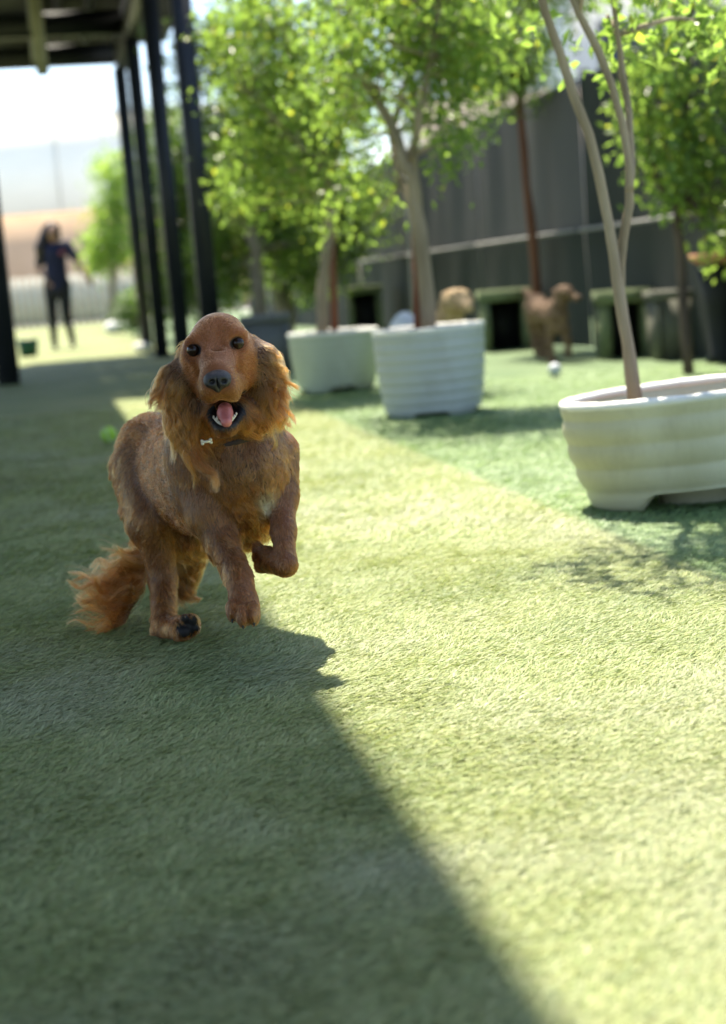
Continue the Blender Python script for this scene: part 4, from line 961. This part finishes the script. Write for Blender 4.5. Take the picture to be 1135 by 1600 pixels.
for px, py, Yp in ((363, 967, 2.212), (380, 976, 2.198), (397, 972, 2.202)):
    q = at(px, py, Yp); m.tube([q + [0, .008, .003], q + [0, .002, -.001], q + [0, -.003, -.006]], [.0028, .0025, .0008], 6)
m.build('claws', M_nose, dog, smooth=True)
cc = at(372, 648, 2.380); ring = []
for a in np.linspace(0, 2 * math.pi, 49):
    ring.append(cc + np.array([.068 * math.cos(a), .074 * math.sin(a), -.014 + .012 * math.cos(a) + .022 * (1 - math.sin(a)) * -0.5]))
co = MB().tube(ring, 0.0062, 8).build('collar', M_collar, dog, smooth=True)
tp = at(323, 690, 2.272); m = MB()
m.tube([tp - hx * .006, tp + hx * .006], .0024, 8)
for sx in (-1, 1):
    for sz in (-1, 1):
        V, F = uvsphere(tp + hx * .0066 * sx + hz * .0021 * sz, np.array([.0029, .0022, .0029]), None, 6); m.add(V, F)
m.build('bone_tag', M_tag, co, smooth=True)

# ------------------------------------------------------------------ the woman at the passage end
YW = 19.9
def wp(px, py, dy=0.0): return at(px, py, YW + dy)
ft = gr(98, 546); dzw = -wp(98, 541)[2] + 0.03
def wq(px, py, dy=0.0): p = wp(px, py, dy); p[2] += dzw; return p
per_o = empty('person', (wq(97, 540)[0], YW, 0), 'woman with long dark hair, navy shirt and black leggings standing beyond the pergola', 'person')
sh_l, sh_r = wq(67, 391, .02), wq(104, 384, -.02)
el_l, wr_l = wq(60, 420, .05), wq(74, 436, -.08); el_r, wr_r = wq(122, 409, -.06), wq(135, 429, -.12)
hipl, hipr = wq(79, 445), wq(100, 443); knl, knr = wq(82, 492, -.02), wq(104, 490, -.06); anl, anr = wq(85, 532, .02), wq(113, 529, -.02)
bp = [ell(wq(83, 363, -.02), (.075, .095, .11), None, .02), cone(wq(84, 360, -.10), wq(85, 366, -.125), .012, .013, .015), cone(wq(84, 375), wq(86, 390), .05, .055, .03),
      cone(wq(86, 395), wq(88, 425), .12, .115, .04), cone(wq(88, 425), wq(90, 445), .115, .13, .04), cone(sh_l, sh_r, .062, .062, .04),
      cone(hipl, knl, .080, .055, .03), cone(knl, anl, .050, .034, .02), cone(hipr, knr, .080, .055, .03), cone(knr, anr, .050, .034, .02)]
for sh, e, w in ((sh_l, el_l, wr_l), (sh_r, el_r, wr_r)):
    bp += [cone(sh, e, .048, .036, .02), cone(e, w, .036, .025, .015)]
    d = nrm(w - e); sd = nrm(np.cross(d, (0, 1, 0))); pm = w + d * .05
    bp.append(ell(pm, (.036, .016, .046), (sd, np.cross(d, sd), d), .012))
    for q, (off, ln) in enumerate(((-.026, .058), (-.009, .07), (.009, .066), (.026, .05))):
        a_ = pm + d * .035 + sd * off; b_ = a_ + d * ln * .55 + np.array([0, .008, -.006]); bp += [cone(a_, b_, .0095, .009, .004), cone(b_, b_ + d * ln * .4 + np.array([0, .02, -.012]), .009, .008, .004)]
    bp.append(cone(pm - sd * .025 - d * .015, pm - sd * .055 + d * .03, .011, .0095, .006))
V, F = sculpt(bp, 0.0095, 1); M_skinw = mat('skin', (0.24, 0.13, 0.09), (0.29, 0.16, 0.11), 0.5, 8)
obj('body', V, [F], M_skinw, per_o, smooth=True)
M_navy = mat('navy_cotton', (0.010, 0.012, 0.035), (0.016, 0.018, 0.045), 0.9, 10, 0.2); M_legg = mat('black_leggings', (0.006, 0.006, 0.008), (0.010, 0.010, 0.012), 0.8, 8)
M_hairw = mat('dark_hair', (0.012, 0.008, 0.006), (0.022, 0.014, 0.010), 0.45, 30, 0.5, 60, stretch=(1, 1, .15))
V, F = sculpt([cone(wq(86, 396), wq(88, 425), .145, .135, .04), cone(wq(88, 425), wq(90, 446), .135, .152, .04), cone(sh_l, sh_r, .076, .076, .04), cone(sh_l, sh_l + (el_l - sh_l) * .62, .068, .066, .02), cone(sh_r, sh_r + (el_r - sh_r) * .62, .068, .066, .02)], .014, 1)
shirt = obj('shirt', V, [F], M_navy, per_o, smooth=True)
MB().box(wq(97, 394, -.135), (.07, .012, .06)).build('chest_print', mat('pink_print', (.20, .06, .08), None, .8), shirt)
V, F = sculpt([cone(hipl, knl, .096, .066, .03), cone(knl, anl, .061, .046, .02), cone(hipr, knr, .096, .066, .03), cone(knr, anr, .061, .046, .02), cone(wq(88, 440), wq(91, 449), .148, .135, .04)], .014, 1)
obj('leggings', V, [F], M_legg, per_o, smooth=True)
V, F = sculpt([ell(wq(80, 358, .025), (.095, .10, .115), None, .03), cone(wq(75, 362, .04), wq(65, 387, .0), .095, .085, .03), cone(wq(65, 387, .0), wq(62, 408, -.02), .085, .035, .03), cone(wq(90, 352, -.06), wq(93, 372, -.03), .03, .025, .02)], .012, 1)
obj('hair', V, [F], M_hairw, per_o, smooth=True)
for an in (anl, anr):
    V, F = sculpt([cone(an + [0, .03, -.045], an + [.03, -.14, -.065], .045, .034, .02)], .01, 1); V[:, 2] = np.maximum(V[:, 2], .002); obj('shoe', V, [F], M_legg, per_o, smooth=True)
for px in (80, 88):
    V, F = uvsphere(wq(px, 362, -.105), np.array([.014, .008, .01]), None, 6); obj('eye', V, [F], M_hairw, per_o, smooth=True)

# ------------------------------------------------------------------ two curly dogs farther back
def curly(V, F, amp, sc):
    N, _ = vnormals(V, F); q = V * sc
    d = np.sin(q[:, 0] + 1.7 * np.sin(q[:, 1])) * np.sin(q[:, 1] * 1.1 + 1.3 * np.sin(q[:, 2])) * np.sin(q[:, 2] * .9 + q[:, 0]) + .5 * np.sin(q[:, 0] * 2.3) * np.sin(q[:, 2] * 2.1) * np.sin(q[:, 1] * 2.2)
    return V + N * (amp * d)[:, None]
M_brown = mat('brown_curly_coat', (0.12, 0.07, 0.042), (0.25, 0.16, 0.10), 0.8, 30, 0.8, 90)
M_tanc = mat('tan_curly_coat', (0.36, 0.24, 0.13), (0.52, 0.38, 0.23), 0.85, 30, 0.8, 90)
YB = 9.0
def bq(px, py, dy=0.0): return at(px, py, YB + dy)
bd = [cone(bq(838, 482, .28), bq(866, 492, 0), .068, .072, .04), ell(bq(838, 474, .30), (.06, .07, .055), None, .03), cone(bq(868, 488, -.02), bq(878, 462, -.05), .058, .042, .03),
      ell(bq(880, 456, -.06), (.046, .055, .042), None, .02), cone(bq(886, 459, -.08), bq(902, 466, -.12), .028, .020, .02), cone(bq(872, 458, -.03), bq(871, 478, -.04), .03, .022, .012),
      cone(bq(870, 495, -.02), bq(872, 512, -.04), .065, .04, .03), cone(bq(861, 500, 0), bq(859, 535, 0), .034, .022, .02), cone(bq(859, 535, 0), bq(862, 566, -.02), .021, .021, .01), cone(bq(862, 567, -.02), bq(866, 568, -.06), .028, .024, .01),
      cone(bq(878, 500, -.05), bq(887, 530, -.06), .032, .022, .02), cone(bq(887, 530, -.06), bq(889, 552, -.05), .021, .021, .01),
      cone(bq(834, 492, .30), bq(834, 520, .36), .048, .026, .03), cone(bq(834, 520, .36), bq(840, 552, .30), .024, .021, .01), cone(bq(845, 495, .24), bq(848, 522, .30), .044, .026, .03), cone(bq(848, 522, .30), bq(849, 556, .22), .023, .021, .01),
      cone(bq(830, 470, .36), bq(822, 455, .40), .022, .018, .015)]
V, F = sculpt(bd, .009, 1); V = curly(V, F, .012, 95); V[:, 2] -= max(0, V[:, 2].min() - .006)
bdog = empty('curly_dog', (bq(860, 560)[0], YB, 0), 'brown curly dog standing by the dark fence with head raised', 'dog', 'dogs in the background')
obj('body', V, [F], M_brown, bdog, smooth=True)
V, F = uvsphere(bq(903, 464, -.125), np.array([.012, .010, .010]), None, 8); obj('nose', V, [F], M_nose, bdog, smooth=True)
for px in (884, 892):
    V, F = uvsphere(bq(px, 453, -.105), np.array([.008, .008, .008]), None, 6); obj('eye', V, [F], M_eye, bdog, smooth=True)
YT = 7.15
def tq(px, py, dy=0.0): return at(px, py, YT + dy)
td = [ell(tq(715, 481), (.075, .08, .055), None, .02), cone(tq(722, 486, -.05), tq(732, 494, -.10), .036, .028, .02), cone(tq(698, 480, .02), tq(694, 508, .02), .030, .030, .015), cone(tq(708, 492, .06), tq(698, 535, .14), .058, .085, .03),
      cone(tq(698, 538, .14), tq(668, 545, .40), .095, .085, .04), cone(tq(702, 560, .10), tq(702, 616, .08), .04, .028, .02), cone(tq(684, 560, .14), tq(684, 612, .12), .04, .028, .02), cone(tq(674, 560, .40), tq(676, 606, .40), .045, .028, .02), cone(tq(652, 560, .42), tq(654, 606, .40), .045, .028, .02), cone(tq(664, 530, .46), tq(648, 515, .52), .022, .016, .02)]
V, F = sculpt(td, .009, 1); V = curly(V, F, .010, 85); V[:, 2] -= V[:, 2].min() - .006
tdog = empty('curly_dog', (tq(690, 560)[0], YT + .2, 0), 'tan curly dog whose sunlit head shows above the middle pot', 'dog', 'dogs in the background')
obj('body', V, [F], M_tanc, tdog, smooth=True)
dz_ = 0
V, F = uvsphere(tq(735, 492, -.125), np.array([.013, .011, .011]), None, 8); obj('nose', V, [F], M_nose, tdog, smooth=True)
for px in (716, 728):
    V, F = uvsphere(tq(px, 479, -.075), np.array([.009, .009, .009]), None, 6); obj('eye', V, [F], M_eye, tdog, smooth=True)
